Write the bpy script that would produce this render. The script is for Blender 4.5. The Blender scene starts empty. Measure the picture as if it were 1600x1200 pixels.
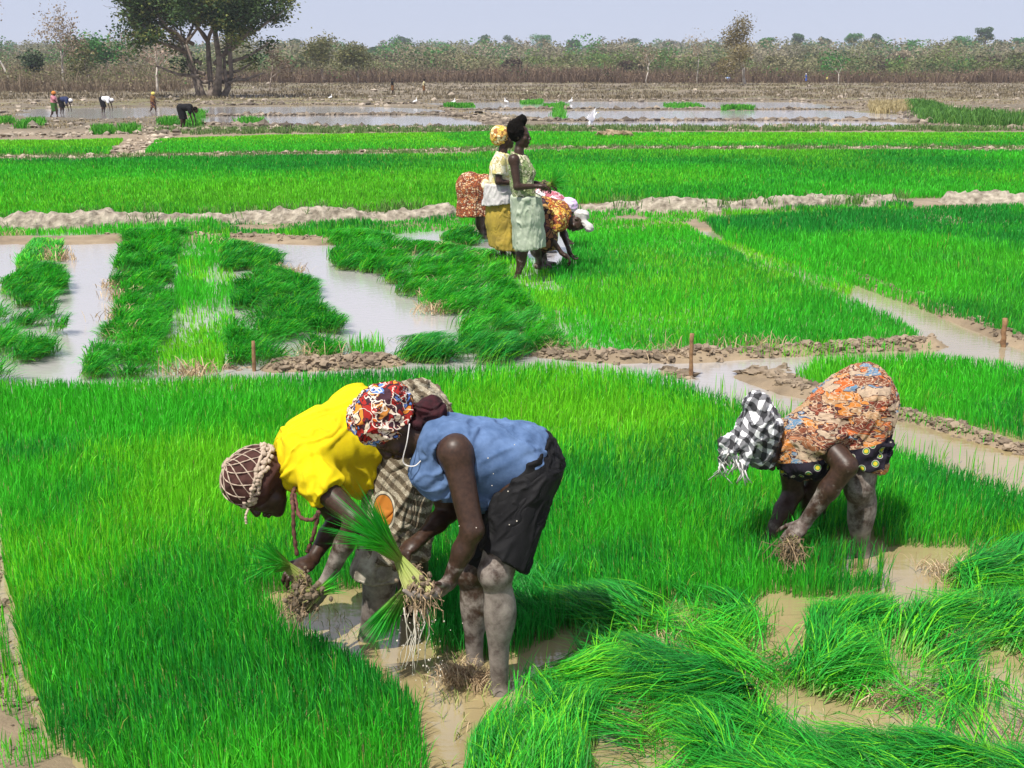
import bpy, bmesh, math, random
import numpy as np
from mathutils import Vector, Matrix
R = math.radians
random.seed(7); rng = np.random.default_rng(7)
# ------------------------------------------------------------------ camera, sky, sun, exposure
scene = bpy.context.scene
CH, F, PITCH = 2.2, 2000.0, 13.6
cam_d = bpy.data.cameras.new('camera'); cam = bpy.data.objects.new('camera', cam_d)
scene.collection.objects.link(cam); scene.camera = cam
cam.location = (0, 0, CH); cam.rotation_euler = (R(90 - PITCH), 0, 0)
cam_d.sensor_width = 36; cam_d.lens = 36 * F / 1600; cam_d.clip_end = 20000; cam_d.clip_start = .05
SH = Vector((.30, .46, -1)).normalized()            # way the sunlight travels
world = bpy.data.worlds.new("World"); scene.world = world; world.use_nodes = True
wn = world.node_tree; bgn = wn.nodes['Background']
sky = wn.nodes.new('ShaderNodeTexSky'); sky.sky_type = 'NISHITA'; sky.sun_disc = False
sky.sun_elevation = math.asin(-SH.z); sky.sun_rotation = math.atan2(-SH.x, -SH.y)
sky.air_density = 1.0; sky.dust_density = 1.6; sky.ozone_density = 2.5; sky.altitude = 0
tc_ = wn.nodes.new('ShaderNodeTexCoord'); sx_ = wn.nodes.new('ShaderNodeSeparateXYZ'); mz_ = wn.nodes.new('ShaderNodeMath'); cx_ = wn.nodes.new('ShaderNodeCombineXYZ')
mz_.operation = 'MULTIPLY_ADD'; mz_.inputs[1].default_value = .86; mz_.inputs[2].default_value = .14     # hazy sky: the dull band at the horizon is left out
wn.links.new(tc_.outputs['Generated'], sx_.inputs[0]); wn.links.new(sx_.outputs[2], mz_.inputs[0])
for k_ in (0, 1): wn.links.new(sx_.outputs[k_], cx_.inputs[k_])
wn.links.new(mz_.outputs[0], cx_.inputs[2]); wn.links.new(cx_.outputs[0], sky.inputs['Vector'])
hz_ = wn.nodes.new('ShaderNodeMix'); hz_.data_type = 'RGBA'; hz_.inputs[0].default_value = .62; hz_.inputs[7].default_value = (5.75, 5.85, 7.0, 1)
wn.links.new(sky.outputs[0], hz_.inputs[6])
wn.links.new(hz_.outputs[2], bgn.inputs['Color']); bgn.inputs['Strength'].default_value = .105
sd = bpy.data.lights.new('sun', 'SUN'); sd.energy = 5.0; sd.angle = R(.5); sd.color = (1, .95, .86)
sun = bpy.data.objects.new('sun', sd); scene.collection.objects.link(sun)
sun.rotation_euler = SH.to_track_quat('-Z', 'Y').to_euler(); sun.location = (0, 0, 30)
vs = scene.view_settings; vs.view_transform = 'Standard'; vs.look = 'None'; vs.gamma = 1; vs.exposure = .34
scene.cycles.use_denoising = True
scene.cycles.max_bounces = 6; scene.cycles.transparent_max_bounces = 8
scene.cycles.volume_bounces = 0
# ------------------------------------------------------------------ helpers
C = scene.collection
sp, cp_ = math.sin(R(PITCH)), math.cos(R(PITCH))
def ray(px, py):
    a, b = (px - 800) / F, -(py - 600) / F
    return Vector((a, cp_ + b * sp, -sp + b * cp_))
def G(px, py, z=0.0):                                # ground point under a pixel
    r = ray(px, py); t = (z - CH) / r.z
    return Vector((r.x * t, r.y * t, z))
def J(px, py, Y):                                    # point at depth Y
    r = ray(px, py); t = Y / r.y
    return Vector((r.x * t, Y, CH + r.z * t))
def tag(o, label=None, cat=None, group=None, kind=None):
    if label: o['label'] = label
    if cat: o['category'] = cat
    if group: o['group'] = group
    if kind: o['kind'] = kind
    return o
def mesh_np(name, V, quads=None, tris=None, mat=None, parent=None, col=None, smooth=False, attrs=None):
    me = bpy.data.meshes.new(name)
    V = np.asarray(V, np.float32); nq = 0 if quads is None else len(quads); nt = 0 if tris is None else len(tris)
    me.vertices.add(len(V)); me.vertices.foreach_set('co', V.ravel())
    li = []; st = []
    if nq: li.append(np.asarray(quads, np.int32).ravel()); st.append(np.arange(nq) * 4)
    if nt: li.append(np.asarray(tris, np.int32).ravel()); st.append(nq * 4 + np.arange(nt) * 3)
    li = np.concatenate(li); st = np.concatenate(st).astype(np.int32)
    me.loops.add(len(li)); me.loops.foreach_set('vertex_index', li)
    me.polygons.add(len(st)); me.polygons.foreach_set('loop_start', st)
    me.update(calc_edges=True)
    me.polygons.foreach_set('use_smooth', np.full(len(st), smooth, bool))
    if col is not None:
        a = me.color_attributes.new('Col', 'FLOAT_COLOR', 'POINT')
        c4 = np.ones((len(V), 4), np.float32); c4[:, :3] = col; a.data.foreach_set('color', c4.ravel())
    for k, v in (attrs or {}).items():
        a = me.attributes.new(k, 'FLOAT', 'POINT'); a.data.foreach_set('value', np.asarray(v, np.float32))
    me.validate(verbose=False)
    o = bpy.data.objects.new(name, me); C.objects.link(o)
    if mat: me.materials.append(mat)
    if parent:
        o.parent = parent; o.matrix_parent_inverse = Matrix.Translation(parent.location).inverted()
    return o
def recenter(o, p):                                  # put an object's origin at p without moving its mesh
    p = Vector(p); o.data.transform(Matrix.Translation(-p)); o.location = p
_tab = np.random.default_rng(3).random((64, 64, 64)).astype(np.float32)
def vn(p, s=1.0, seed=0):                            # value noise 0..1
    q = np.asarray(p, np.float64) * s + seed * 17.31
    i = np.floor(q).astype(np.int64); f = q - i; f = f * f * (3 - 2 * f); i &= 63; j = (i + 1) & 63
    x0, y0, z0 = i.T; x1, y1, z1 = j.T; fx, fy, fz = f.T
    l = lambda a, b, t: a + (b - a) * t
    return l(l(l(_tab[x0, y0, z0], _tab[x1, y0, z0], fx), l(_tab[x0, y1, z0], _tab[x1, y1, z0], fx), fy),
             l(l(_tab[x0, y0, z1], _tab[x1, y0, z1], fx), l(_tab[x0, y1, z1], _tab[x1, y1, z1], fx), fy), fz)
def fbm(p, s=1.0, seed=0, n=4):
    a, t, w = 0, 0, 1
    for k in range(n): a = a + w * vn(p, s * 2 ** k, seed + k * 3); t += w; w *= .5
    return a / t
def xy3(x, y, z=0.0): return np.stack([x, y, np.full_like(x, z)], -1)
def sst(a, b, x): t = np.clip((x - a) / (b - a), 0, 1); return t * t * (3 - 2 * t)
def poly(pts): return np.array([(G(*p).x, G(*p).y) for p in pts])
def inpoly(P, x, y):
    c = np.zeros(x.shape, bool); n = len(P)
    for i in range(n):
        x0, y0 = P[i]; x1, y1 = P[(i + 1) % n]
        m = ((y0 > y) != (y1 > y)) & (x < (x1 - x0) * (y - y0) / ((y1 - y0) or 1e-9) + x0)
        c ^= m
    return c
def pdist(P, x, y, closed=True):                     # signed distance, inside negative
    d = np.full(x.shape, 1e9); n = len(P)
    for i in range(n if closed else n - 1):
        ax, ay = P[i]; bx, by = P[(i + 1) % n]; ex, ey = bx - ax, by - ay
        t = np.clip(((x - ax) * ex + (y - ay) * ey) / (ex * ex + ey * ey + 1e-12), 0, 1)
        d = np.minimum(d, np.hypot(x - ax - ex * t, y - ay - ey * t))
    return np.where(inpoly(P, x, y), -d, d) if closed else d
# ------------------------------------------------------------------ materials
def nt(name):
    m = bpy.data.materials.new(name); m.use_nodes = True; t = m.node_tree
    return m, t, t.nodes['Principled BSDF'], t.nodes.new, t.links.new
def ramp(t, stops, interp='LINEAR'):
    r = t.nodes.new('ShaderNodeValToRGB'); e = r.color_ramp; e.interpolation = interp
    while len(e.elements) < len(stops): e.elements.new(.5)
    for k, (p, c) in enumerate(stops): e.elements[k].position = p; e.elements[k].color = (*c, 1)
    return r
def tex(t, kind, scale, coord='Object', **kw):
    n = t.nodes.new(kind); c = t.nodes.new('ShaderNodeTexCoord'); t.links.new(c.outputs[coord], n.inputs['Vector'])
    n.inputs['Scale'].default_value = scale
    for k, v in kw.items():
        if k in n.inputs: n.inputs[k].default_value = v
        else: setattr(n, k, v)
    return n
def bump(t, b, src, strength=.3, dist=.01):
    n = t.nodes.new('ShaderNodeBump'); n.inputs['Strength'].default_value = strength; n.inputs['Distance'].default_value = dist
    t.links.new(src, n.inputs['Height']); t.links.new(n.outputs[0], b.inputs['Normal']); return n
def simple(name, c1, c2, scale=8, rough=.85, bs=.3, bd=.01, detail=6):
    m, t, b, N, L = nt(name); n = tex(t, 'ShaderNodeTexNoise', scale, Detail=detail)
    r = ramp(t, [(.3, c1), (.7, c2)]); L(n.outputs[0], r.inputs[0]); L(r.outputs[0], b.inputs['Base Color'])
    b.inputs['Roughness'].default_value = rough
    if bs: bump(t, b, n.outputs[0], bs, bd)
    return m
def leafmat(name, trans=.35, rough=.5, spec=.3):
    m, t, b, N, L = nt(name); a = N('ShaderNodeVertexColor'); a.layer_name = 'Col'
    L(a.outputs[0], b.inputs['Base Color']); b.inputs['Roughness'].default_value = rough
    b.inputs['Specular IOR Level'].default_value = spec
    tr = N('ShaderNodeBsdfTranslucent'); hs = N('ShaderNodeHueSaturation'); hs.inputs['Value'].default_value = 1.15
    L(a.outputs[0], hs.inputs['Color']); L(hs.outputs[0], tr.inputs[0])
    mx = N('ShaderNodeMixShader'); mx.inputs[0].default_value = trans
    L(b.outputs[0], mx.inputs[1]); L(tr.outputs[0], mx.inputs[2]); L(mx.outputs[0], t.nodes['Material Output'].inputs[0])
    return m
M = {}
M['blade'] = leafmat('rice_blades', .32, .5, .25); M['leaf'] = leafmat('tree_leaves', .25, .6, .2)
M['dry'] = leafmat('dry_stems', .1, .9, .1)
def mudmat():
    m, t, b, N, L = nt('mud_ground'); a = N('ShaderNodeVertexColor'); a.layer_name = 'Col'
    n = tex(t, 'ShaderNodeTexNoise', 3.0, Detail=9, Roughness=.65); n2 = tex(t, 'ShaderNodeTexNoise', 22, Detail=6, Roughness=.7)
    r = ramp(t, [(.28, (.55, .52, .48)), (.75, (1.25, 1.22, 1.2))]); L(n.outputs[0], r.inputs[0])
    mx = N('ShaderNodeMix'); mx.data_type = 'RGBA'; mx.blend_type = 'MULTIPLY'; mx.inputs[0].default_value = 1
    L(a.outputs[0], mx.inputs[6]); L(r.outputs[0], mx.inputs[7]); L(mx.outputs[2], b.inputs['Base Color'])
    b.inputs['Roughness'].default_value = .75; bump(t, b, n2.outputs[0], .6, .02); return m
M['mud'] = mudmat()
def watermat(name, base, ripple, scale, aniso, far=(.38, .36, .35)):   # far: pale base colour painting the sky's reflection into the farther pools
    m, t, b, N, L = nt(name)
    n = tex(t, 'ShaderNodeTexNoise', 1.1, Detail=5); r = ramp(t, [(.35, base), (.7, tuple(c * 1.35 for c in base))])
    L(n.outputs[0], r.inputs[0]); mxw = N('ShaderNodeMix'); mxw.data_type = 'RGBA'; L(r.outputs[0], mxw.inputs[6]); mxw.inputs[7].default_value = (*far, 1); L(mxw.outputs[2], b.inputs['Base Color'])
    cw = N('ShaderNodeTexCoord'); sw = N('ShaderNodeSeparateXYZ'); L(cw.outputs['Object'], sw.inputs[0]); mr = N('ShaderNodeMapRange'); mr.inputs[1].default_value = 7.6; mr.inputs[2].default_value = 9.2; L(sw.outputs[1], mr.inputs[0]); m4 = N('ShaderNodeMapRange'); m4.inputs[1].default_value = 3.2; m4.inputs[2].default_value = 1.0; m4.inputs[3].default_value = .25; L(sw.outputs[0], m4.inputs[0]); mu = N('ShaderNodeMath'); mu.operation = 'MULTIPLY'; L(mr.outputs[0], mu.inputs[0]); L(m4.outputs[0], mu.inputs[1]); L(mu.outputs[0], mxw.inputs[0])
    b.inputs['Roughness'].default_value = .08; b.inputs['IOR'].default_value = 2.1
    c = N('ShaderNodeTexCoord'); mp = N('ShaderNodeMapping'); mp.inputs['Scale'].default_value = aniso
    w = N('ShaderNodeTexNoise'); w.inputs['Scale'].default_value = scale; w.inputs['Detail'].default_value = 4
    L(c.outputs['Object'], mp.inputs[0]); L(mp.outputs[0], w.inputs['Vector']); bump(t, b, w.outputs[0], ripple, .01)
    return m
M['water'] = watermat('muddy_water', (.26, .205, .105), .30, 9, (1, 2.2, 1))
M['pond'] = watermat('pond_water', (.42, .40, .43), .25, 2, (1, 3, 1))
# ------------------------------------------------------------------ field outlines (photo pixels projected on the ground)
F1 = poly([(-60, 588), (130, 592), (240, 588), (460, 580), (620, 572), (880, 562), (1040, 580), (1100, 606), (1230, 642), (1400, 694), (1640, 772),
           (1660, 870), (1480, 862), (1372, 858), (1365, 880), (1420, 930), (1260, 948), (1215, 935), (1180, 960), (1000, 950), (880, 1000), (800, 1040),
           (720, 1035), (650, 1020), (625, 960), (560, 928), (440, 935), (395, 950), (440, 962), (505, 990), (600, 1042), (664, 1096), (686, 1230), (420, 1290), (150, 1240), (62, 1170), (20, 1060), (-2, 940), (-10, 800), (-34, 720), (-70, 700)])
F2 = poly([(895, 338), (1055, 343), (1160, 400), (1260, 438), (1390, 488), (1450, 528), (1250, 546), (1010, 550), (965, 540), (895, 476), (850, 430), (890, 400), (880, 350)])
F3 = poly([(1085, 341), (1300, 324), (1680, 314), (1700, 560), (1600, 540), (1470, 498), (1340, 450), (1230, 414), (1130, 380)])
F4 = poly([(1225, 586), (1290, 552), (1450, 548), (1560, 560), (1680, 590), (1700, 730), (1600, 694), (1480, 660), (1400, 646), (1290, 618)])
BARE = [poly(q) for q in (
    [(1168, 860), (1200, 850), (1300, 852), (1330, 842), (1378, 846), (1386, 884), (1330, 886), (1290, 874), (1230, 876), (1178, 874)],
    [(868, 1012), (895, 992), (948, 992), (962, 1010), (930, 1026), (885, 1026)],
    [(1376, 876), (1400, 860), (1470, 864), (1478, 890), (1440, 910), (1408, 916), (1384, 898)],
    [(1226, 955), (1262, 957), (1258, 1000), (1238, 1042), (1190, 1030), (1178, 1014), (1218, 1005)],
    [(924, 1100), (950, 1078), (996, 1088), (998, 1150), (985, 1240), (924, 1240)],
    [(1225, 1100), (1320, 1088), (1420, 1080), (1520, 1100), (1640, 1122), (1640, 1156), (1500, 1154), (1420, 1128), (1300, 1140), (1250, 1124)],
    [(650, 1020), (720, 1035), (800, 1045), (830, 1060), (770, 1105), (730, 1145), (703, 1250), (682, 1250), (666, 1100), (608, 1040), (512, 984), (445, 958), (395, 950), (440, 935), (560, 928), (625, 960)])]
LODGE = poly([(745, 1150), (800, 1045), (880, 1000), (1000, 945), (1180, 955), (1420, 925), (1480, 880), (1500, 860), (1680, 840), (1720, 1300), (700, 1300)])
F5 = poly([(-150, 352), (200, 344), (720, 330), (900, 322), (1300, 314), (1750, 312), (1750, 234), (860, 234), (700, 240), (230, 245), (190, 247), (-150, 249)])
F6a = poly([(-150, 219), (100, 219), (200, 216), (172, 243), (-150, 246)])
F6b = poly([(245, 217), (420, 211), (690, 207), (735, 233), (430, 240), (225, 242)])
F6c = poly([(660, 208), (780, 205), (1000, 207), (1700, 207), (1700, 231), (860, 231), (735, 233)])
# ------------------------------------------------------------------ terrain
def groundz(x, y):
    P3 = xy3(x, y)
    z = -.05 + .03 * (fbm(P3, 1.6, 1) - .5)
    # crumbling mud shore on the left of the big field
    edge = poly([(-300, 560), (-40, 640), (8, 740), (-8, 800), (14, 880), (20, 960), (55, 1090), (95, 1165), (200, 1230), (300, 1500), (-900, 1500)])
    z = np.where(y < 12, np.maximum(z, .075 * sst(.10, -.25, pdist(edge, x, y)) - .05 * sst(.1, -.25, pdist(edge, x, y)) * fbm(P3, 3.5, 5) - .02 + .035 * (fbm(P3, 5, 2) - .5)), z)
    # banks between the middle fields
    for pts, w, h in (([(870, 556), (960, 562), (1060, 562), (1200, 554), (1330, 545), (1450, 540)], .16, .06),
                      ([(1400, 648), (1500, 676), (1600, 706), (1720, 740)], .09, .05),
                      ([(1290, 415), (1360, 445), (1450, 478), (1600, 540), (1700, 570)], .15, .05),
                      ([(440, 575), (520, 572), (600, 568)], .18, .06),
                      ([(1180, 590), (1240, 612), (1300, 618)], .2, .05),
                      ([(-60, 352), (230, 348), (500, 340), (720, 338), (900, 332), (1100, 338), (1300, 322), (1700, 316)], .6, .06),
                      ([(-50, 376), (120, 376), (250, 372), (420, 374), (520, 377)], .5, .055)):
        d = pdist(poly(pts), x, y, False); z = np.maximum(z, -.05 + (h + .05) * np.exp(-(d / w) ** 2) * (.55 + .9 * fbm(P3, 4, 9)))
    # beds under the seedlings stay just under the water; far fields lie dry
    z = np.where(y > 18.6, np.maximum(z, .0 + .05 * fbm(P3, .7, 4)), z)
    far = sst(50, 54, y)
    z = z + far * (.10 * (fbm(P3, .35, 6) - .45) + .12 * (fbm(P3, .9, 8) - .5))
    for q in PONDS:
        m = sst(2.5, -1.5, pdist(q, x, y) + 3 * (fbm(P3, .12, 12) - .5) * sst(50, 60, y))
        z = z * (1 - m) + (-.06) * m
    z = z + sst(110, 250, y) * .75 + sst(330, 1000, y) * 13 + sst(110, 140, y) * .30 * (fbm(P3, .25, 16) - .5)
    return z
PONDS = [poly(q) for q in ([(330, 167), (560, 166), (655, 170), (700, 176), (560, 178), (330, 180)],
                           [(300, 184), (420, 181), (560, 180), (690, 180), (790, 200), (600, 199), (480, 197), (300, 192)],
                           [(660, 161), (900, 159), (1240, 160), (1330, 169), (1100, 170), (740, 170)],
                           [(770, 174), (1000, 173), (1300, 172), (1420, 181), (1400, 187), (900, 188)],
                           [(870, 191), (1100, 189), (1380, 190), (1440, 197), (1100, 199), (900, 199)],
                           [(60, 170), (250, 168), (310, 176), (180, 184), (60, 182)])]
ys = np.concatenate([np.linspace(-30, 2.2, 14), np.geomspace(2.4, 26, 620)[0:], np.geomspace(26.2, 330, 420), np.geomspace(340, 6000, 60)])
us = np.concatenate([np.linspace(-1.6, -.56, 24), np.linspace(-.54, .54, 420), np.linspace(.56, 1.6, 24)])
YY, UU = np.meshgrid(ys, us, indexing='ij'); XX = UU * (np.abs(YY) + .8)
gx, gy = XX.ravel(), YY.ravel(); gz = groundz(gx, gy)
P3 = xy3(gx, gy); n1 = fbm(P3, .8, 20)[:, None]; n2 = fbm(P3, .12, 21)[:, None]
cA, cB = np.array((.30, .235, .15)), np.array((.23, .175, .115))
col = cA * n1 + cB * (1 - n1)
dry = sst(17, 20, gy)[:, None] * sst(-.0, .06, gz)[:, None]
col = col * (1 - dry) + np.array((.26, .21, .15)) * dry
f = sst(49, 56, gy)[:, None]; n3 = fbm(P3 * np.array((.35, 1, 1)), .22, 30)[:, None]
fc = np.array((.215, .175, .115)) * n3 * 1.2 + np.array((.09, .078, .05)) * (1 - n3) + (n2 > .6) * np.array((.0, .015, -.02))
col = col * (1 - f) + fc * f
f2 = sst(230, 330, gy)[:, None]; col = col * (1 - f2) + np.array((.14, .12, .07)) * f2
nr, nc = YY.shape; idx = np.arange(nr * nc).reshape(nr, nc)
Q = np.stack([idx[:-1, :-1], idx[:-1, 1:], idx[1:, 1:], idx[1:, :-1]], -1).reshape(-1, 4)
tag(mesh_np('ground', np.stack([gx, gy, gz], -1), Q, mat=M['mud'], col=col, smooth=True), 'brown mud ground of the rice plots and the stubbly fields beyond', kind='structure')
def sheet(name, x0, x1, y0, y1, z, mat, label):
    V = [(x0, y0, z), (x1, y0, z), (x1, y1, z), (x0, y1, z)]
    return tag(mesh_np(name, V, [(0, 1, 2, 3)], mat=mat), label, kind='structure')
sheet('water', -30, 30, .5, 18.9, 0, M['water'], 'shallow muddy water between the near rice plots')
sheet('pond_water', -70, 80, 52, 112, -.012, M['pond'], 'pale flooded plots in the far field')
# ------------------------------------------------------------------ blades
def blades(x, y, z, h, w, lx, ly, col, tipc=None, basec=(.20, .36, .04), seed=0):
    """ribbons of two segments; lx, ly is how far the tip leans sideways"""
    n = len(x); r = np.random.default_rng(seed); a = r.random(n) * math.pi
    wx, wy = np.cos(a) * w / 2, np.sin(a) * w / 2
    L = np.hypot(lx, ly); up = np.sqrt(np.maximum(h * h - L * L, (h * .12) ** 2))
    V = np.empty((n, 7, 3), np.float32)
    for k, (s, ll, ww) in enumerate(((0, 0, .7), (.42, .20, 1.0), (.78, .58, .75))):
        V[:, 2 * k, 0] = x + lx * ll - wx * ww; V[:, 2 * k, 1] = y + ly * ll - wy * ww
        V[:, 2 * k + 1, 0] = x + lx * ll + wx * ww; V[:, 2 * k + 1, 1] = y + ly * ll + wy * ww
        V[:, 2 * k, 2] = V[:, 2 * k + 1, 2] = z + up * (s + .10 * (s > 0) * L / h)
    V[:, 6, 0] = x + lx; V[:, 6, 1] = y + ly; V[:, 6, 2] = z + up * (1 - .12 * L / h)
    b = (np.arange(n) * 7)[:, None]
    q = np.concatenate([b + np.array([[0, 1, 3, 2]]), b + np.array([[2, 3, 5, 4]])]); t = b + np.array([[4, 5, 6]])
    c = np.empty((n, 7, 3), np.float32); bc = np.asarray(basec); k0 = r.random((n, 1)) * .35 + .35
    c[:, 0] = c[:, 1] = bc * k0 + col * (1 - k0); c[:, 2:] = col[:, None]
    return V.reshape(-1, 3), q, t, c.reshape(-1, 3)
class Acc:
    def __init__(s): s.V, s.q, s.t, s.c, s.n = [], [], [], [], 0
    def add(s, V, q=None, t=None, c=None):
        V = np.asarray(V, np.float32)
        if c is not None and np.ndim(c) == 1: c = np.tile(np.asarray(c, np.float32), (len(V), 1))
        s.V.append(V); s.c.append(c)
        if q is not None and len(q): s.q.append(np.asarray(q) + s.n)
        if t is not None and len(t): s.t.append(np.asarray(t) + s.n)
        s.n += len(V)
    def make(s, name, mat, parent=None, smooth=False):
        return mesh_np(name, np.concatenate(s.V), np.concatenate(s.q) if s.q else None, np.concatenate(s.t) if s.t else None,
                       mat, parent, np.concatenate(s.c) if s.c[0] is not None else None, smooth)
GR_D, GR_M, GR_Y = np.array((.018, .29, .030)), np.array((.058, .52, .022)), np.array((.18, .62, .018))
def greens(x, y, r, s=.35, seed=0, yel=.5, dark=.5):
    """blade colour: deep, fresh and yellowish patches as the seedlings vary in vigour"""
    P = xy3(x, y); a = fbm(P, s, seed, 3) + .10 * (r.random(len(x)) - .5) * 2; b = fbm(P, s * .8, seed + 50, 3) + .14 * (r.random(len(x)) - .5) * 2
    ka = sst(.47, .62, a)[:, None] * dark * 2; kb = sst(.50, .68, b)[:, None] * yel * 2
    ka = np.clip(ka, 0, 1); kb = np.clip(kb, 0, 1)
    c = GR_M * (1 - ka) + GR_D * ka; c = c * (1 - kb) + GR_Y * kb
    return c * (.50 + .85 * r.random((len(x), 1)))
def sample(P, dens, r):
    """random points in polygon P at dens(y) per square metre (dens falls with distance)"""
    x0, y0 = P.min(0); x1, y1 = P.max(0); y1 = min(y1, 400); out = []
    e = np.geomspace(max(y0, .5), y1, 14) if y0 > .5 else np.linspace(y0, y1, 14)
    for a, b in zip(e[:-1], e[1:]):
        lim = .44 * b + .9; xa, xb = max(x0, -lim), min(x1, lim)
        if xb <= xa: continue
        n = int((xb - xa) * (b - a) * dens((a + b) / 2)); x = r.random(n) * (xb - xa) + xa; y = r.random(n) * (b - a) + a
        m = inpoly(P, x, y); out.append(np.stack([x[m], y[m]]))
    return np.concatenate(out, 1)
def field(name, P, label, hgt=.2, dens=1.0, seed=1, yel=.5, dark=.5, s=.45, thin=None, ragged=.08, wmul=1, avoid=(), clump=.0, hvar=.35, kind='stuff', edge=True):
    r = np.random.default_rng(seed)
    D = lambda y: dens * min(9500, 9500 * (5 / y) ** 1.7)
    x, y = sample(P, D, r); d = -pdist(P, x, y); P_ = xy3(x, y)
    keep = (d > ragged * fbm(P_, 5, seed)) & (fbm(P_, 2.2, seed + 5) > clump)
    for q in avoid: keep &= pdist(q, x, y) > .05 * (fbm(P_, 6, seed + 4) - .3)
    if thin is not None: keep &= r.random(len(x)) < thin(x, y)
    x, y = x[keep], y[keep]; n = len(x); P_ = xy3(x, y)
    hn = fbm(P_, .9, seed + 7); h = hgt * (1 - hvar / 2 + hvar * (hn - .5) * 3.0) * (.62 + .5 * r.random(n)); h = np.maximum(h, .3 * hgt)
    wnd = fbm(P_, 1.3, seed + 9) * 2 * math.pi * 1.5; am = .42 * h * (r.random(n) ** 1.3); ang = wnd + 2.2 * (r.random(n) - .5) * 2
    w = np.maximum(.0036, .00062 * y) * (.8 + .5 * r.random(n)) * wmul
    for q in avoid:                                      # shorter where a full blade would hide the open water behind it
        k = CH / (CH - h * .8); bad = pdist(q, x * k, y * k) <= -.02; h = np.where(bad, h * .5, h); am = np.where(bad, am * .5, am)
    k = CH / (CH - h * .8); keep = np.ones(n, bool)      # leave a blade out where its tip would lean over the far edge
    if edge: keep &= pdist(P, x * k, y * k) < .05 * y / 8
    for q in avoid: keep &= pdist(q, x * k, y * k) > -.02
    if not keep.any(): return
    x, y, h, am, ang, w = x[keep], y[keep], h[keep], am[keep], ang[keep], w[keep]; n = len(x)
    c = greens(x, y, r, s, seed, yel, dark)
    dd = r.random(n) < .008; c[dd] = np.array((.36, .42, .08)) * .9
    V, q, t, cc = blades(x, y, np.full(n, -.02) + (.03 if P[:, 1].min() > 18 else 0), h, w, np.cos(ang) * am, np.sin(ang) * am, c, seed=seed)
    o = mesh_np(name, V, q, t, M['blade'], col=cc); return tag(o, label, kind=kind)
print('terrain ok')
field('rice_seedlings', F1, 'dense fresh green rice seedlings around the front workers', .20, 1.0, 11, .62, .55, .8, avoid=BARE)
field('rice_seedlings', F2, 'bright green seedling plot in the middle beyond the brown bank', .17, 1.0, 12, .42, .28, .35)
field('rice_seedlings', F3, 'deeper green seedling plot under the right end of the earth bank', .20, 1.0, 13, .1, .62, .3)
field('rice_seedlings', F4, 'green seedling plot between the two channels at right', .19, 1.0, 14, .25, .62, .6)
field('rice_seedlings', F5, 'wide green seedling plot just beyond the pale earth bank', .22, 1.2, 15, .35, .42, .16)
field('rice_seedlings', F6a, 'small far green plot at left', .18, 1.4, 16, .5, .2, .1)
field('rice_seedlings', F6b, 'far yellow green plot left of the middle', .15, 1.4, 17, 1.0, .05, .1)
field('rice_seedlings', F6c, 'far green plot stretching to the right', .18, 1.4, 18, .45, .3, .1)
# thin young seedlings standing in water
SP = poly([(265, 362), (360, 362), (372, 430), (372, 520), (355, 585), (228, 592), (250, 500), (275, 430)])
field('sparse_seedlings', SP, 'thin yellow green seedlings standing in the pale water strip', .19, .95, 21, 1.0, .0, .8, thin=lambda x, y: .25 + .75 * sst(.45, .62, fbm(xy3(x * 3, y), .8, 77)), hvar=.6, edge=False)
SP2 = poly([(770, 395), (858, 422), (908, 474), (985, 536), (1040, 550), (885, 564), (845, 500), (790, 440), (740, 410)])
field('sparse_seedlings', SP2, 'thin pale seedlings on the strip beside the standing group', .14, 1.3, 22, 1.0, .0, .8, thin=lambda x, y: .30 + .70 * sst(.42, .6, fbm(xy3(x * 2, y), 1.0, 78)), hvar=.6, edge=False)
SP3 = poly([(535, 545), (600, 535), (610, 565), (540, 572)])
field('sparse_seedlings', SP3, 'few upright seedlings at the near corner of the pale pool', .2, .5, 23, .8, .1, .8, edge=False)
SP4 = poly([(1060, 356), (1110, 372), (1240, 408), (1350, 440), (1330, 468), (1250, 440), (1150, 402)])
field('sparse_seedlings', SP4, 'thin seedlings along the narrow channel at right', .11, .7, 24, 1, 0, .8, edge=False)
SP5 = poly([(1100, 618), (1230, 652), (1400, 706), (1640, 782), (1640, 760), (1400, 690), (1230, 638), (1110, 605)])
field('sparse_seedlings', SP5, 'loose seedlings along the edge of the near channel', .16, .16, 25, .7, .1, .8, edge=False)
SP6 = poly([(30, 340), (400, 346), (760, 334), (740, 358), (520, 375), (250, 366), (-50, 372), (-50, 352)])
field('bank_grass', SP6, 'uneven green grass along the near foot of the earth bank', .19, .9, 26, .35, .6, .8, clump=.25, hvar=.8, edge=False)
SP7 = poly([(895, 334), (1000, 336), (1100, 338), (1300, 322), (1430, 320), (1430, 334), (1300, 336), (1090, 352), (900, 348)])
field('bank_grass', SP7, 'green grass at the foot of the earth bank right of the group', .16, .9, 27, .35, .6, .8, clump=.4, hvar=.8, edge=False)
SP8 = poly([(-40, 640), (10, 700), (8, 800), (18, 940), (45, 1060), (110, 1180), (60, 1230), (-60, 1230), (-60, 700)])
field('edge_grass', SP8, 'straggling weeds on the mud shore at the left edge', .15, .30, 28, 1.0, .3, 1.2, clump=.40, hvar=.8, edge=False)
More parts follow.
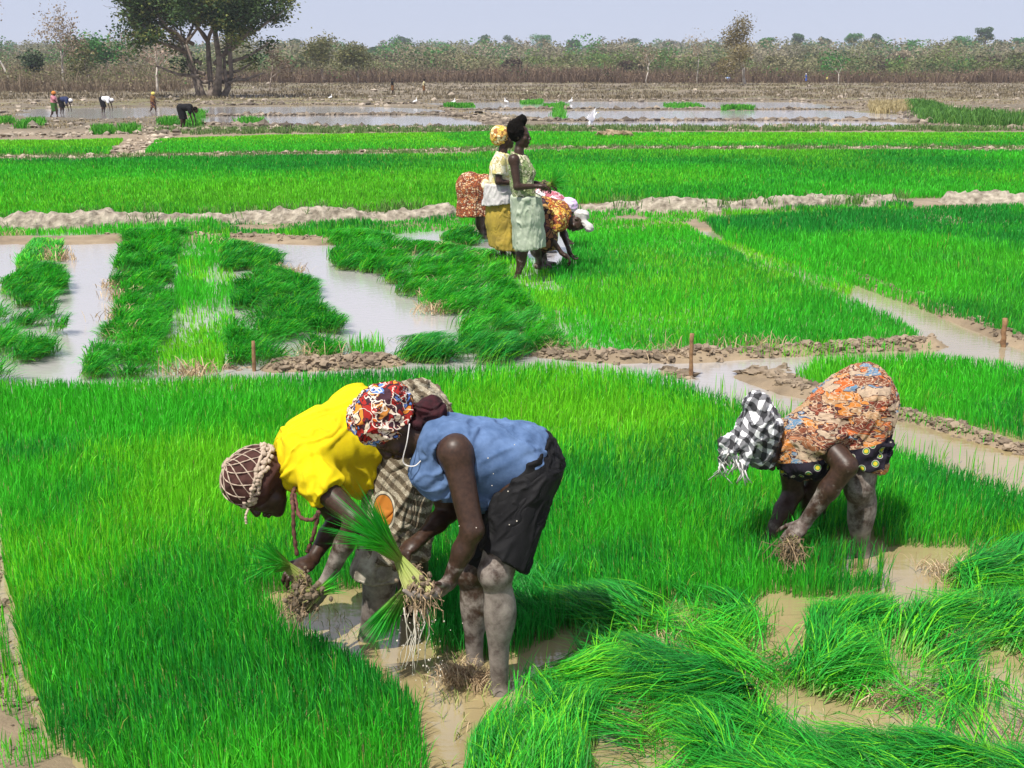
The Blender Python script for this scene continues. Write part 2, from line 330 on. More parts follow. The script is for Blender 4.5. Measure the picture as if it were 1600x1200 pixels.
# ------------------------------------------------------------------ heaps of pulled seedlings
def heap(pts, ang, label, seed, hl=.24, flat=.60, wid=.0034, dens=1.0, mound=.10, jit=.5, mix=.3, darkk=.5, sz=.16, avoid=(), wmul=1.1, name='pulled_seedlings'):
    """bundles of pulled seedlings laid side by side: each fans out from its own root end"""
    r = np.random.default_rng(seed); P = poly(pts); x0, y0 = P.min(0) - .1; x1, y1 = P.max(0) + .05
    ym = (y0 + y1) / 2; nt_ = int((x1 - x0) * (y1 - y0) * 16 * (.16 / sz) ** 2) + 3
    tx, ty = r.uniform(x0, x1, nt_), r.uniform(y0, y1, nt_); m = pdist(P, tx, ty) < .0; tx, ty = tx[m], ty[m]
    if not len(tx): return
    ta = ang + r.normal(0, jit, len(tx)); tk = r.random(len(tx)); tz = mound * r.random(len(tx))
    nb = int(dens * min(520, 520 * (5 / ym) ** .9)); T = np.repeat(np.arange(len(tx)), nb); n = len(T)
    ex, ey = r.normal(0, sz * .38, n), r.normal(0, sz * .38, n); x, y = tx[T] + ex, ty[T] + ey
    h = hl * (.65 + .5 * r.random(n)); a = ta[T] + r.normal(0, .26, n) + .8 * ex / sz; L = h * (flat + (.985 - flat) * r.random(n) ** .5)
    z = tz[T] * np.exp(-(ex * ex + ey * ey) / (sz * sz * .5)) * r.random(n) ** .6
    w = np.maximum(wid, .00060 * y) * (.8 + .5 * r.random(n)) * wmul
    up = np.sqrt(np.maximum(h * h - L * L, (h * .12) ** 2)) * .8 + z; k = CH / (CH - up)
    lx, ly = np.cos(a) * L, np.sin(a) * L; rg = .10 * (fbm(xy3(x, y), 4, seed) - .4)
    keep = (pdist(P, x * k, y * k) < rg) & (pdist(P, (x + lx) * k, (y + ly) * k) < .09 + rg)
    for q in avoid: keep &= (pdist(q, x * k, y * k) > -.03) & (pdist(q, (x + lx) * k, (y + ly) * k) > -.01)
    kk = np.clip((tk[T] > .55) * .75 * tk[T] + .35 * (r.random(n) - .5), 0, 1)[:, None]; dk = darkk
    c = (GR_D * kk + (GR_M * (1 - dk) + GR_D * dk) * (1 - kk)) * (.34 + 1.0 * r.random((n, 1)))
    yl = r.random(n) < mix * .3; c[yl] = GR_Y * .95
    s = np.nonzero(keep)[0]
    if not len(s): return
    V, q, t, cc = blades(x[s], y[s], z[s], h[s], w[s], lx[s], ly[s], c[s], basec=(.42, .42, .14), seed=seed)
    return tag(mesh_np(name, V, q, t, M['blade'], col=cc), label, kind='stuff')
heap([(40, 372), (92, 372), (95, 412), (20, 418)], 1.4, 'short upright block of seedlings at the far end of the left row', 31, .2, dens=1.3, mound=.03, jit=.3, mix=.5, darkk=0)
heap([(38, 405), (100, 412), (112, 490), (80, 560), (55, 606), (-90, 606), (-60, 520), (-5, 470), (0, 435)], -.6, 'dark heaped row of pulled seedlings at the left edge', 32, darkk=.4)
heap([(195, 356), (292, 354), (272, 420), (262, 500), (232, 594), (122, 594), (140, 530), (182, 490), (168, 425)], -.9, 'long green row of pulled seedlings between two pale strips of water', 33, darkk=.1)
heap([(335, 368), (400, 380), (446, 396), (430, 432), (350, 428)], -.3, 'short heap of pulled seedlings at the top of the thin strip', 36, .22, darkk=.5, mix=.4)
heap([(364, 430), (430, 412), (470, 425), (500, 440), (500, 470), (540, 496), (536, 550), (490, 574), (356, 574), (362, 500)], -1.1, 'broad dark heap of pulled seedlings left of the wide pale pool', 34, darkk=.4)
heap([(488, 358), (560, 356), (640, 372), (700, 380), (780, 392), (800, 440), (852, 492), (895, 556), (850, 570), (745, 556), (705, 530), (728, 494), (680, 490), (625, 460), (605, 432), (530, 430), (515, 398)], -.5, 'winding ridge of pulled seedlings right of the wide pale pool', 35, darkk=.1)
heap([(596, 522), (700, 520), (800, 520), (845, 545), (840, 572), (700, 572), (596, 568)], .2, 'low dark row of seedlings along the near edge of the pool', 37, .24, dens=1.2, darkk=.9)
heap([(680, 350), (740, 352), (752, 380), (700, 388)], -.9, 'small tuft of seedlings behind the bent woman in brown print', 38, .2)
NH = dict(hl=.31, dens=.85, mound=.07, flat=.84, wid=.0050, sz=.13, avoid=BARE)
heap([(740, 1110), (800, 1080), (930, 1080), (925, 1290), (705, 1290)], 1.35, 'near clump of seedlings at the bottom middle', 41, .26, dens=1.3, mound=.04, jit=.3, mix=.6, darkk=.4, avoid=BARE)
heap([(800, 1035), (870, 1015), (960, 1020), (1010, 1050), (950, 1085), (840, 1095)], .2, 'flattened seedlings beside the front worker\'s muddy shin', 42, jit=.6, mix=.9, darkk=.2, **NH)
heap([(870, 925), (1000, 915), (1180, 930), (1215, 1000), (1180, 1010), (960, 1000), (955, 985), (870, 985)], 2.2, 'clump of lodged seedlings in the middle of the near right corner', 43, jit=.5, mix=.4, darkk=.8, **NH)
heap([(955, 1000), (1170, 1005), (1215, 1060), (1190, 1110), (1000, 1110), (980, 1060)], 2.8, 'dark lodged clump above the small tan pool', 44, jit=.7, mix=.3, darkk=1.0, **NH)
heap([(1000, 1105), (1190, 1095), (1250, 1160), (1420, 1210), (1500, 1290), (1000, 1290)], 2.5, 'broad mat of seedlings lying to the left along the bottom edge', 45, jit=.35, mix=.4, darkk=.7, **NH)
heap([(1255, 985), (1300, 945), (1400, 940), (1440, 1000), (1415, 1070), (1350, 1090), (1248, 1080)], 1.1, 'tall leaning clump standing between two tan pools', 46, jit=.35, mix=.4, darkk=.6, **NH)
heap([(1400, 945), (1560, 925), (1660, 940), (1660, 1090), (1420, 1075)], .8, 'leaning seedlings at the right edge above the long tan pool', 47, jit=.35, mix=.4, darkk=.65, **NH)
heap([(1480, 865), (1560, 845), (1680, 830), (1680, 945), (1490, 935)], .7, 'dark lodged seedlings at the right edge beyond the mud pool', 48, jit=.35, mix=.3, darkk=.9, **NH)
heap([(1240, 1150), (1420, 1140), (1600, 1165), (1700, 1180), (1700, 1300), (1430, 1290)], 2.7, 'seedlings lying flat in the bottom right corner', 49, jit=.4, mix=.4, darkk=.9, **NH)
heap([(760, 1130), (800, 1050), (880, 1005), (1000, 945), (1180, 955), (1420, 925), (1480, 880), (1700, 850), (1720, 1300), (720, 1300)], 1.5, 'tangled lodged seedlings filling the ground between the clumps', 51, hl=.32, flat=.90, wid=.0046, dens=.26, mound=.02, jit=1.4, mix=.7, darkk=.4, sz=.15, avoid=BARE, name='lodged_seedlings')
field('loose_seedlings', LODGE, 'upright seedlings mixed among the lodged clumps', .22, .12, 54, .9, .4, .8, avoid=BARE, clump=.40, hvar=.6, edge=False)
heap([(880, 880), (1170, 885), (1200, 935), (880, 930)], 1.7, 'dark tufts at the foot of the standing seedlings', 52, .22, dens=.8, mound=.04, jit=.5, mix=.5, darkk=.7, avoid=BARE)
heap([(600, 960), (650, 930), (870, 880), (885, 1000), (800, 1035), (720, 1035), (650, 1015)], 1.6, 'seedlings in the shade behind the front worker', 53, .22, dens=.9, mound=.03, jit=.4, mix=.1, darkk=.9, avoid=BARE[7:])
print('grass ok')

SP9 = poly([(720, 336), (900, 330), (905, 352), (850, 360), (750, 362), (715, 352)])
field('bank_grass', SP9, 'green grass behind the standing group where the bank is low', .2, 1.0, 29, .35, .5, .8, edge=False, clump=.3, hvar=.7)

for i, (q, h, dn) in enumerate((([(880, 548), (1060, 552), (1250, 540), (1460, 530), (1460, 548), (1250, 560), (1060, 566), (900, 566)], .13, .30), ([(1390, 645), (1600, 700), (1720, 735), (1720, 745), (1600, 712), (1390, 655)], .12, .45),
        ([(1290, 412), (1450, 470), (1600, 530), (1700, 560), (1700, 574), (1590, 545), (1440, 485)], .12, .40), ([(420, 570), (620, 562), (625, 576), (420, 584)], .13, .35), ([(1180, 580), (1240, 600), (1300, 612), (1290, 622), (1200, 605)], .10, .25))):
    field('bank_grass', poly(q), ('thin grass growing on the cross bank behind the right worker', 'grass along the far bank of the near channel', 'grass along the upper bank of the far channel', 'grass on the mud below the broad seedling heap', 'a few blades on the clod pile in the channel')[i], h, dn, 300 + i, .8, .4, .8, edge=False, clump=.45, hvar=.8)
# ------------------------------------------------------------------ banks and clods
M['bank'] = simple('dried_bank_mud', (.13, .105, .075), (.44, .385, .305), 9, .95, 1.0, .08, 12)
M['clod'] = simple('wet_clods', (.13, .095, .06), (.36, .28, .19), 16, .85, .8, .02, 8)
def bank(name, pts, w, hgt, mat, label, cat, seed, seg=.045, rough=.5, kind=None):
    P = poly(pts); sg = np.hypot(*(P[1:] - P[:-1]).T); cum = np.concatenate([[0], np.cumsum(sg)]); n = int(cum[-1] / seg) + 2; m = 15
    s = np.linspace(0, cum[-1], n); cx = np.interp(s, cum, P[:, 0]); cy = np.interp(s, cum, P[:, 1])
    tx, ty = np.gradient(cx), np.gradient(cy); l = np.hypot(tx, ty); nx, ny = -ty / l, tx / l
    u = np.linspace(-1, 1, m); S, U = np.meshgrid(np.arange(n), u, indexing='ij')
    P1 = np.stack([s, s * 0, s * 0], -1); wl = w * (.7 + .6 * fbm(P1, 1.2, seed)); hl = hgt * (.35 + 1.25 * fbm(P1, .7, seed + 1))
    end = sst(0, .35, s) * sst(0, .35, cum[-1] - s); hl = hl * end; wl = wl * (.4 + .6 * end)
    x = cx[S] + nx[S] * U * wl[S]; y = cy[S] + ny[S] * U * wl[S]; prof = (1 - np.abs(U) ** 2.6)
    X, Y = x.ravel(), y.ravel(); z = (hl[S] * prof).ravel()
    nz = fbm(np.stack([X, Y, z], -1), 4.5, seed + 2, 4) - .5; nz2 = fbm(np.stack([X, Y, z * 2], -1), 12, seed + 3, 4) - .5
    X = X + nz * w * .5 * rough; z = z + prof.ravel() * hgt * (nz * 1.6 + nz2 * 1.3) * rough - .06
    gz_ = groundz(X, Y); z = np.maximum(z + .05, gz_ - .08) 
    idx = np.arange(n * m).reshape(n, m); q = np.stack([idx[:-1, :-1], idx[1:, :-1], idx[1:, 1:], idx[:-1, 1:]], -1).reshape(-1, 4)
    o = mesh_np(name, np.stack([X, Y, z], -1), q, mat=mat, smooth=True)
    recenter(o, (X.mean(), Y.mean(), 0)); return tag(o, label, cat, kind=kind)
bank('earth_bank', [(-260, 366), (0, 362), (230, 355), (400, 350), (560, 348), (730, 340)], .24, .21, M['bank'], 'long crumbling pale mud bank on the left, running up to the standing group', 'earth bank', 1)
bank('earth_bank', [(888, 333), (1000, 334), (1100, 336), (1180, 330), (1300, 325), (1425, 321)], .25, .21, M['bank'], 'pale lumpy mud bank in the middle, right of the standing group', 'earth bank', 2)
bank('earth_bank', [(1452, 320), (1520, 322), (1600, 325), (1850, 330)], .25, .25, M['bank'], 'pale mud bank at the right edge beyond the gap', 'earth bank', 3)
ico = bmesh.new(); bmesh.ops.create_icosphere(ico, subdivisions=2, radius=1); IV = np.array([v.co[:] for v in ico.verts]); IF = np.array([[v.index for v in f.verts] for f in ico.faces]); ico.free()
ico = bmesh.new(); bmesh.ops.create_icosphere(ico, subdivisions=1, radius=1); JV = np.array([v.co[:] for v in ico.verts]); JF = np.array([[v.index for v in f.verts] for f in ico.faces]); ico.free()
def clods(name, x, y, size, label, seed, cols=((.12, .09, .06), (.34, .27, .19)), kind='stuff', low=False, zoff=0):
    r = np.random.default_rng(seed); A = Acc(); z = groundz(x, y); bv, bf = (JV, JF) if low else (IV, IF)
    for i in range(len(x)):
        s = size[i] * (.5 + r.random()); d = 1 + 1.5 * (vn(bv * 2.6 + i * 3.1, 1, seed) - .5)
        V = bv * d[:, None] * s * np.array((1 + .6 * r.random(), 1, .55 + .3 * r.random())); a = r.random() * 6.3
        V = V @ np.array([[math.cos(a), -math.sin(a), 0], [math.sin(a), math.cos(a), 0], [0, 0, 1]]).T + (x[i], y[i], max(z[i], -.01) + s * .15 + zoff)
        k = r.random(); A.add(V, None, bf, np.array(cols[0]) * (1 - k) + np.array(cols[1]) * k)
    return tag(A.make(name, M['mud']), label, kind=kind)
def scatter_line(pts, n, w, seed):
    r = np.random.default_rng(seed); P = poly(pts); sg = np.hypot(*(P[1:] - P[:-1]).T); cum = np.concatenate([[0], np.cumsum(sg)])
    s = r.random(n) * cum[-1]; return np.interp(s, cum, P[:, 0]) + r.normal(0, w, n), np.interp(s, cum, P[:, 1]) + r.normal(0, w, n), r
def clodline(pts, n, w, size, label, seed, **k):
    if seed < 11: n, size = int(n * 2.0), size * .62
    if seed > 10: n, size = int(n * 1.6), size * .5
    x, y, r = scatter_line(pts, n, w, seed); return clods('mud_clods', x, y, size * (.4 + r.random(n) ** 2 * 1.3), label, seed, **k)
clodline([(870, 556), (960, 562), (1060, 560), (1200, 552), (1330, 545), (1450, 540)], 420, .09, .030, 'brown clods along the cross bank behind the right worker', 1)
clodline([(1045, 580), (1070, 588)], 60, .05, .035, 'small heap of clods at the foot of the middle stake', 2)
clodline([(1172, 582), (1225, 590), (1262, 612)], 130, .09, .04, 'wet pile of clods in the channel behind the right worker', 3)
clodline([(1400, 650), (1500, 676), (1600, 706), (1700, 735)], 300, .05, .022, 'clods along the far side of the near channel', 4)
clodline([(1300, 418), (1450, 476), (1600, 536), (1700, 566)], 240, .07, .03, 'clods along the upper bank of the far channel', 5)
clodline([(430, 578), (520, 574), (610, 570)], 170, .07, .028, 'brown clods below the broad heap of seedlings', 6)
clodline([(330, 572), (370, 574), (385, 578)], 40, .05, .025, 'pale clods beside the left stake', 7)
clodline([(840, 556), (890, 552)], 60, .06, .035, 'clods at the near end of the seedling ridge', 8)
clodline([(180, 372), (420, 374), (520, 377)], 90, .12, .03, 'low clods along the far end of the pools', 9)
clodline([(-10, 760), (-15, 860), (-5, 960), (30, 1100), (80, 1190)], 130, .07, .018, 'small clods on the mud shore at the left edge', 10)
clodline([(-100, 250), (190, 247), (230, 244), (430, 241), (720, 236), (860, 233), (1700, 232)], 700, .25, .09, 'pale clods along the low bank between the two far fields', 11, cols=((.16, .13, .09), (.5, .42, .32)), low=True)
clodline([(190, 246), (205, 232), (235, 220), (260, 212)], 150, .3, .12, 'pale clods where the small far plots meet', 12, cols=((.2, .16, .12), (.55, .47, .37)), low=True)
clodline([(-200, 212), (100, 213), (300, 205), (500, 202), (780, 203), (1100, 201), (1400, 201), (1800, 203)], 1200, .9, .16, 'brown clods on the bank in front of the flooded plots', 13, cols=((.12, .10, .07), (.42, .36, .28)), low=True)
for i_, q_ in enumerate(([(320, 181), (560, 179), (700, 179)], [(700, 172), (1000, 171), (1340, 171)], [(800, 189), (1100, 188), (1400, 188)], [(690, 178), (760, 186), (800, 200)], [(280, 193), (500, 199), (760, 203)], [(320, 165), (660, 163)], [(680, 158), (1240, 157), (1350, 164), (1430, 182), (1450, 198)])):
    clodline(q_, 420, .35, .20, ('dark bund across the left pond', 'thin dark bund across the right ponds', 'second dark bund across the right ponds', 'bund running down between the left and right ponds', 'near edge bund of the left pond', 'far edge of the left pond', 'far and right edge bund of the right ponds')[i_], 70 + i_, cols=((.07, .055, .04), (.30, .25, .19)), low=True)
r3 = np.random.default_rng(99)
def farscatter(n, y0, y1, seed):
    r = np.random.default_rng(seed); y = np.exp(r.uniform(math.log(y0), math.log(y1), n)); x = r.uniform(-.46, .46, n) * y
    m = np.ones(n, bool)
    for q in PONDS: m &= (pdist(q, x, y) > .4) & (pdist(q, x, y + 3.5) > .0)
    m &= fbm(xy3(x, y) * np.array((.5, 1.6, 1)), .18, seed) > .42
    return x[m], y[m]
x, y = farscatter(7000, 53, 215, 14); clods('field_clods', x, y, np.random.default_rng(1).random(len(x)) ** 3 * .16 * (y / 90) ** .5 + .04, 'grey brown clods scattered over the dry far fields', 14, cols=((.10, .085, .06), (.42, .36, .29)), low=True)
# torn pale roots and straw between the lodged clumps
def litter(x, y, n, label, seed, name='torn_roots', L=.07, z=.02, cols=((.22, .14, .08), (.62, .48, .30)), wid=.004, spread=.05):
    r = np.random.default_rng(seed); X = np.repeat(x, n) + r.normal(0, spread, n * len(x)); Y = np.repeat(y, n) + r.normal(0, spread * .8, n * len(x)); k = r.random((len(X), 1))
    c = np.array(cols[0]) * k + np.array(cols[1]) * (1 - k); a = r.random(len(X)) * 6.3; h = L * (.5 + r.random(len(X))); l = h * (.5 + .45 * r.random(len(X)))
    V, q, t, cc = blades(X, Y, np.maximum(groundz(X, Y), 0) + z * r.random(len(X)), h, np.full(len(X), wid), np.cos(a) * l, np.sin(a) * l, c, basec=cols[1], seed=seed)
    return tag(mesh_np(name, V, q, t, M['dry'], col=cc), label, kind='stuff')
def pts2(l): g = [G(*p) for p in l]; return np.array([p.x for p in g]), np.array([p.y for p in g])
litter(*pts2([(1035, 1025), (1062, 1022), (1115, 1092), (1135, 1090), (1148, 1094)]), 110, 'pale root ends between the lodged clumps', 1)
litter(*pts2([(735, 1065), (722, 1058), (712, 1070), (748, 1075)]), 150, 'tan roots of a dropped bundle at the front worker\'s foot', 2, L=.06, spread=.035)
litter(*pts2([(1415, 1092), (1432, 1098)]), 90, 'small dark root lump lying in the long tan pool', 3, cols=((.1, .07, .04), (.3, .22, .14)), L=.06)
litter(*pts2([(1465, 895), (1478, 900), (1360, 1160 - 60), (1375, 1170), (1395, 1185), (1590, 1150)]), 80, 'straw coloured roots at the pool edges on the right', 4)
litter(*pts2([(185, 450), (192, 470), (190, 500), (85, 400), (60, 405), (95, 408), (205, 530), (360, 388), (370, 392), (455, 430), (682, 455), (690, 470), (680, 490), (620, 402), (700, 395), (760, 410), (300, 590)]), 130, 'pale root ends along the heaps beside the pools', 5, L=.13, wid=.009, spread=.1)
litter(*pts2([(250, 375), (-40 + 60, 372), (480, 560), (500, 565), (845, 548), (880, 552), (1150, 545), (1200, 547), (1050, 560)]), 60, 'dry straw on the cross banks', 6, L=.12, wid=.007, spread=.12)
x, y = sample(poly([(650, 1000), (840, 1040), (700, 1250), (440, 960)]), lambda y: 60, np.random.default_rng(8)); litter(x, y, 1, 'floating bits of straw on the muddy water', 7, 'straw_bits', .04, .002, wid=.0035)
x, y = sample(poly([(900, 980), (1640, 850), (1640, 1180), (900, 1200)]), lambda y: 50, np.random.default_rng(9)); litter(x, y, 1, 'floating straw bits in the pools of the near right corner', 8, 'straw_bits', .04, .002, wid=.0035)
# dry tufts of the far fields
def tufts(x, y, n, hgt, cols, label, seed, spread, wmul=1.0, name='dry_grass', mat='dry'):
    r = np.random.default_rng(seed); X = np.repeat(x, n) + r.normal(0, spread, n * len(x)); Y = np.repeat(y, n) + r.normal(0, spread, n * len(x)); k = r.random((len(X), 1))
    c = np.array(cols[0]) * k + np.array(cols[1]) * (1 - k); a = r.random(len(X)) * 6.3; h = hgt * (.4 + .8 * r.random(len(X))); l = h * (.1 + .5 * r.random(len(X)))
    V, q, t, cc = blades(X, Y, groundz(X, Y) - .02, h, .0007 * Y * wmul, np.cos(a) * l, np.sin(a) * l, c, basec=cols[0], seed=seed)
    return tag(mesh_np(name, V, q, t, M[mat], col=cc), label, kind='stuff')
x, y = farscatter(2200, 54, 120, 31); tufts(x, y, 12, .13, ((.16, .13, .08), (.42, .34, .2)), 'dry stubble on the far fields', 31, .25)
x, y = farscatter(3500, 115, 250, 32); tufts(x, y, 12, .34, ((.09, .075, .045), (.27, .22, .14)), 'dry stubble reaching to the thicket', 32, .6)
def gpatch(pts, n, h, label, seed, cols=((.02, .2, .01), (.12, .42, .03)), name='grass_patch', **k):
    P = poly(pts); r = np.random.default_rng(seed); x0, y0 = P.min(0); x1, y1 = P.max(0); x, y = r.uniform(x0, x1, n * 3), r.uniform(y0, y1, n * 3); m = inpoly(P, x, y)
    return tufts(x[m][:n], y[m][:n], 16, h, cols, label, seed, .12, name=name, mat='blade', **k)
for i, (q, lb) in enumerate((([(25, 198), (60, 190), (70, 197), (30, 203)], 'green patch in the mud at far left'), ([(0, 190), (18, 189), (18, 194), (0, 195)], 'small green patch at the left edge'),
        ([(150, 207), (170, 205), (172, 211), (150, 212)], 'bright weed patch on the near bank of the far mud'), ([(190, 205), (210, 203), (212, 210), (192, 210)], 'second weed patch on the far bank'),
        ([(300, 178), (318, 177), (318, 185), (300, 186)], 'green tuft behind the dark clad bent worker'), ([(295, 196), (310, 195), (312, 202), (296, 203)], 'green tuft beside the dark clad bent worker'),
        ([(375, 189), (410, 188), (408, 194), (378, 195)], 'seedling patch in the grey mud right of the dark clad worker'), ([(252, 193), (276, 191), (276, 197), (254, 197)], 'seedling patch left of the dark clad worker'),
        ([(696, 166), (738, 165), (738, 168), (696, 169)], 'low green strip in the flooded plot'), ([(815, 160), (845, 159), (843, 163), (818, 163)], 'green strip at the far side of the ponds'),
        ([(865, 166), (878, 163), (880, 186), (868, 186)], 'lone green bush between the ponds'), ([(1038, 165), (1095, 163), (1095, 169), (1040, 170)], 'long green strip right of the white bird'),
        ([(1130, 170), (1175, 168), (1175, 172), (1130, 173)], 'green strip in the right pond'), ([(850, 166), (885, 165), (885, 170), (850, 171)], 'green strip left of the white bird'))):
    gpatch(q, 60, .35, lb, 200 + i)
gpatch([(1410, 165), (1440, 164), (1500, 180), (1620, 188), (1620, 200), (1500, 200), (1440, 192)], 500, .55, 'tangled dark green weeds on the bank at far right', 240, ((.03, .12, .02), (.13, .30, .05)))
gpatch([(1360, 165), (1420, 165), (1420, 178), (1360, 178)], 150, .5, 'dry yellow grass beside the far weeds', 241, ((.35, .28, .14), (.5, .42, .22)), name='dry_grass')
gpatch([(240, 205), (780, 200), (1000, 200), (1600, 202), (1600, 206), (780, 207), (300, 212)], 700, .22, 'thin grass along the bank in front of the ponds', 242, ((.05, .14, .03), (.22, .30, .10)))
gpatch([(-60, 246), (190, 244), (720, 234), (860, 230), (1660, 229), (1660, 233), (720, 240), (190, 250), (-60, 252)], 500, .14, 'weeds along the low bank between the far fields', 243, ((.05, .16, .03), (.22, .30, .10)))
# hay mound by the pond
x, y = pts2([(962, 217)]); x = np.repeat(x, 160) + r3.normal(0, .22, 160); y = np.repeat(y, 160) + r3.normal(0, .15, 160)
hm = clods('mud_mound', x[:150], y[:150], np.full(150, .13), 'rounded tan mound of earth at the edge of the far green field', 61, cols=((.26, .20, .12), (.36, .28, .18)), kind=None, zoff=.06); tag(hm, cat='mound')
# ------------------------------------------------------------------ trees
M['bark'] = simple('grey_bark', (.09, .065, .05), (.33, .27, .22), 2.2, .95, .8, .08, 8)
M['pale_bark'] = simple('pale_bark', (.35, .30, .25), (.62, .57, .50), 2, .95, .4, .05)
def tube(A, pts, radii, n=7, c=(.2, .16, .12)):
    pts = np.asarray(pts, float); k = len(pts); V = []
    for i in range(k):
        d = pts[min(i + 1, k - 1)] - pts[max(i - 1, 0)]; d = d / (np.linalg.norm(d) + 1e-9)
        u = np.cross(d, (0, 0, 1) if abs(d[2]) < .9 else (1, 0, 0)); u /= np.linalg.norm(u); v = np.cross(d, u)
        for j in range(n):
            a = 2 * math.pi * j / n; V.append(pts[i] + radii[i] * (math.cos(a) * u + math.sin(a) * v))
    V += [pts[0], pts[-1]]; q = [(i * n + j, i * n + (j + 1) % n, (i + 1) * n + (j + 1) % n, (i + 1) * n + j) for i in range(k - 1) for j in range(n)]
    t = [(k * n, (j + 1) % n, j) for j in range(n)] + [(k * n + 1, (k - 1) * n + j, (k - 1) * n + (j + 1) % n) for j in range(n)]
    A.add(np.array(V), q, t, np.array(c))
def leafq(A, P, size, cols, r, flat=.5):
    """leaf cards: small pointed quads scattered at P"""
    n = len(P); u = r.normal(0, 1, (n, 3)); u[:, 2] *= flat; u /= np.linalg.norm(u, axis=1)[:, None]
    v = np.cross(u, r.normal(0, 1, (n, 3))); v /= np.linalg.norm(v, axis=1)[:, None]; s = (size * (.6 + .8 * r.random(n)))[:, None]
    V = np.stack([P - u * s, P + v * s * .55, P + u * s, P - v * s * .55], 1).reshape(-1, 3)
    A.add(V, np.arange(n * 4).reshape(-1, 4), None, np.repeat(cols, 4, 0))
def branch(A, p, d, L, rad, depth, r, tips, spread=.55, shrink=.72, up=.12, kids=(2, 4), col=(.2, .16, .12), steps=4):
    pts = [np.array(p)]; d = np.array(d, float); dd = d
    for i in range(steps):
        dd = dd + r.normal(0, .13, 3) + (0, 0, up * .3); dd /= np.linalg.norm(dd); pts.append(pts[-1] + dd * L / steps)
    tube(A, pts, np.linspace(rad, rad * .6, steps + 1), 6 if depth > 1 else 4, col)
    if depth <= 2: tips.append((pts[-1], L)); tips.append((pts[-2], L))
    if depth == 0: return
    for i in range(r.integers(*kids)):
        a = dd + r.normal(0, spread, 3); a[2] += up; a /= np.linalg.norm(a)
        branch(A, pts[-1] if i < 2 else pts[r.integers(2, steps)], a, L * shrink * (.8 + .4 * r.random()), rad * .6, depth - 1, r, tips, spread, shrink, up, kids, col, steps)
def tree_obj(name, base, label, group, trunk, crown, tm, cm='leaf'):
    e = bpy.data.objects.new(name, None); C.objects.link(e); e.location = base; tag(e, label, 'tree', group)
    if trunk.V: trunk.make('trunk', tm, e, smooth=True)
    if crown is not None and crown.V: crown.make('crown', M[cm], e)
    return e
def at(px, Y): r = ray(px, 118); x = r.x / r.y * Y; return np.array((x, Y, float(groundz(np.array([x]), np.array([Y]))[0])))
def big_tree():
    r = np.random.default_rng(77); A, K = Acc(), Acc(); tips = []; b = at(332, 126.)
    S = 126 / 2000                                     # metres per photo pixel there
    stems = [((-4, 0), (-6, -82), .36), ((-14, 0), (-34, -78), .25), ((12, 0), (30, -78), .30), ((-22, 1), (-44, -80), .18), ((4, 0), (10, -104), .38), ((16, 0), (20, -60), .22)]
    for (x0, _), (x1, y1), rad in stems:
        p0 = b + (x0 * S, 0, -.3); p1 = b + (x1 * S, r.normal(0, 1.), -y1 * S)
        m = (p0 + p1) / 2 + r.normal(0, .35, 3); q = (m + p0) / 2 + r.normal(0, .12, 3)
        tube(A, [p0, q, m, p1], [rad * 1.25, rad * .9, rad * .75, rad * .6], 9, (.24, .19, .15))
        d = (p1 - m) / np.linalg.norm(p1 - m)
        for k in range(3):
            dd = d + (r.normal(0, .62), r.normal(0, .6), .15); dd /= np.linalg.norm(dd)
            branch(A, p1, dd, 3.1 * (.8 + .4 * r.random()), rad * .6, 3, r, tips, .6, .76, .10, (2, 4), (.22, .18, .14))
    for (px, py) in [(250, 95), (262, 60), (285, 88), (300, 110), (395, 88), (420, 60), (400, 40), (230, 10), (215, 35), (440, 8), (410, 105), (380, 110), (350, 60)]:
        p = b + ((px - 332) * S, r.normal(0, 2.0), (150 - py) * S - .6); base = b + ((px - 332) * .25 * S, 0, (150 - py) * .55 * S)
        m = (p + base) / 2 + (0, 0, -.3); tube(A, [base, m, p], [.22, .15, .07], 6, (.22, .18, .14)); tips.append((p, 2.2)); tips.append((m * .4 + p * .6, 2.0))
    P, Cc = [], []
    tips = [q for q in tips if abs(q[0][0] - b[0] - .2) < 7.7 - .5 * r.random() and q[0][2] - b[2] > 2.3 + abs(q[0][0] - b[0]) * .12]
    for p, L in tips:
        n = 84; c = r.normal(0, 1, (n, 3)) * (.60, .60, .38) * (.8 + .5 * r.random()) + p; P.append(c)
        base = (np.array((.035, .075, .02)), np.array((.07, .12, .03)), np.array((.20, .22, .06)))[r.choice(3, p=(.42, .33, .25))]
        Cc.append(base * (.7 + .6 * r.random((n, 1))))
    leafq(K, np.concatenate(P), .165, np.concatenate(Cc), r); 
    tree_obj('big_tree', b, 'tall spreading dark green tree with several forked trunks on the far field', None, A, K, M['bark'])
big_tree()
def bare_tree(px, Y, H, label, seed, col=(.3, .24, .2), leaves=None, group=None, name='bare_tree', spread=.5, mat=None, rad=.12, depth=4):
    r = np.random.default_rng(seed); A, K = Acc(), Acc(); tips = []; b = at(px, Y)
    branch(A, b - (0, 0, .2), (r.normal(0, .08), 0, 1), H * .36, rad, depth, r, tips, spread, .74, .16, (2, 4), col, 3)
    if leaves:
        n, sz, c1, c2, sg = leaves; P = np.concatenate([p + r.normal(0, sg, (n, 3)) for p, _ in tips]); k = r.random((len(P), 1)); leafq(K, P, sz, np.array(c1) * k + np.array(c2) * (1 - k), r)
    return tree_obj(name, b, label, group, A, K, mat or M['bark'])
BT = 'trees along the edge of the thicket'
DRYC = ((.20, .15, .10), (.34, .27, .18)); OL = ((.07, .09, .03), (.20, .19, .07)); GRN = ((.03, .12, .03), (.08, .24, .05))
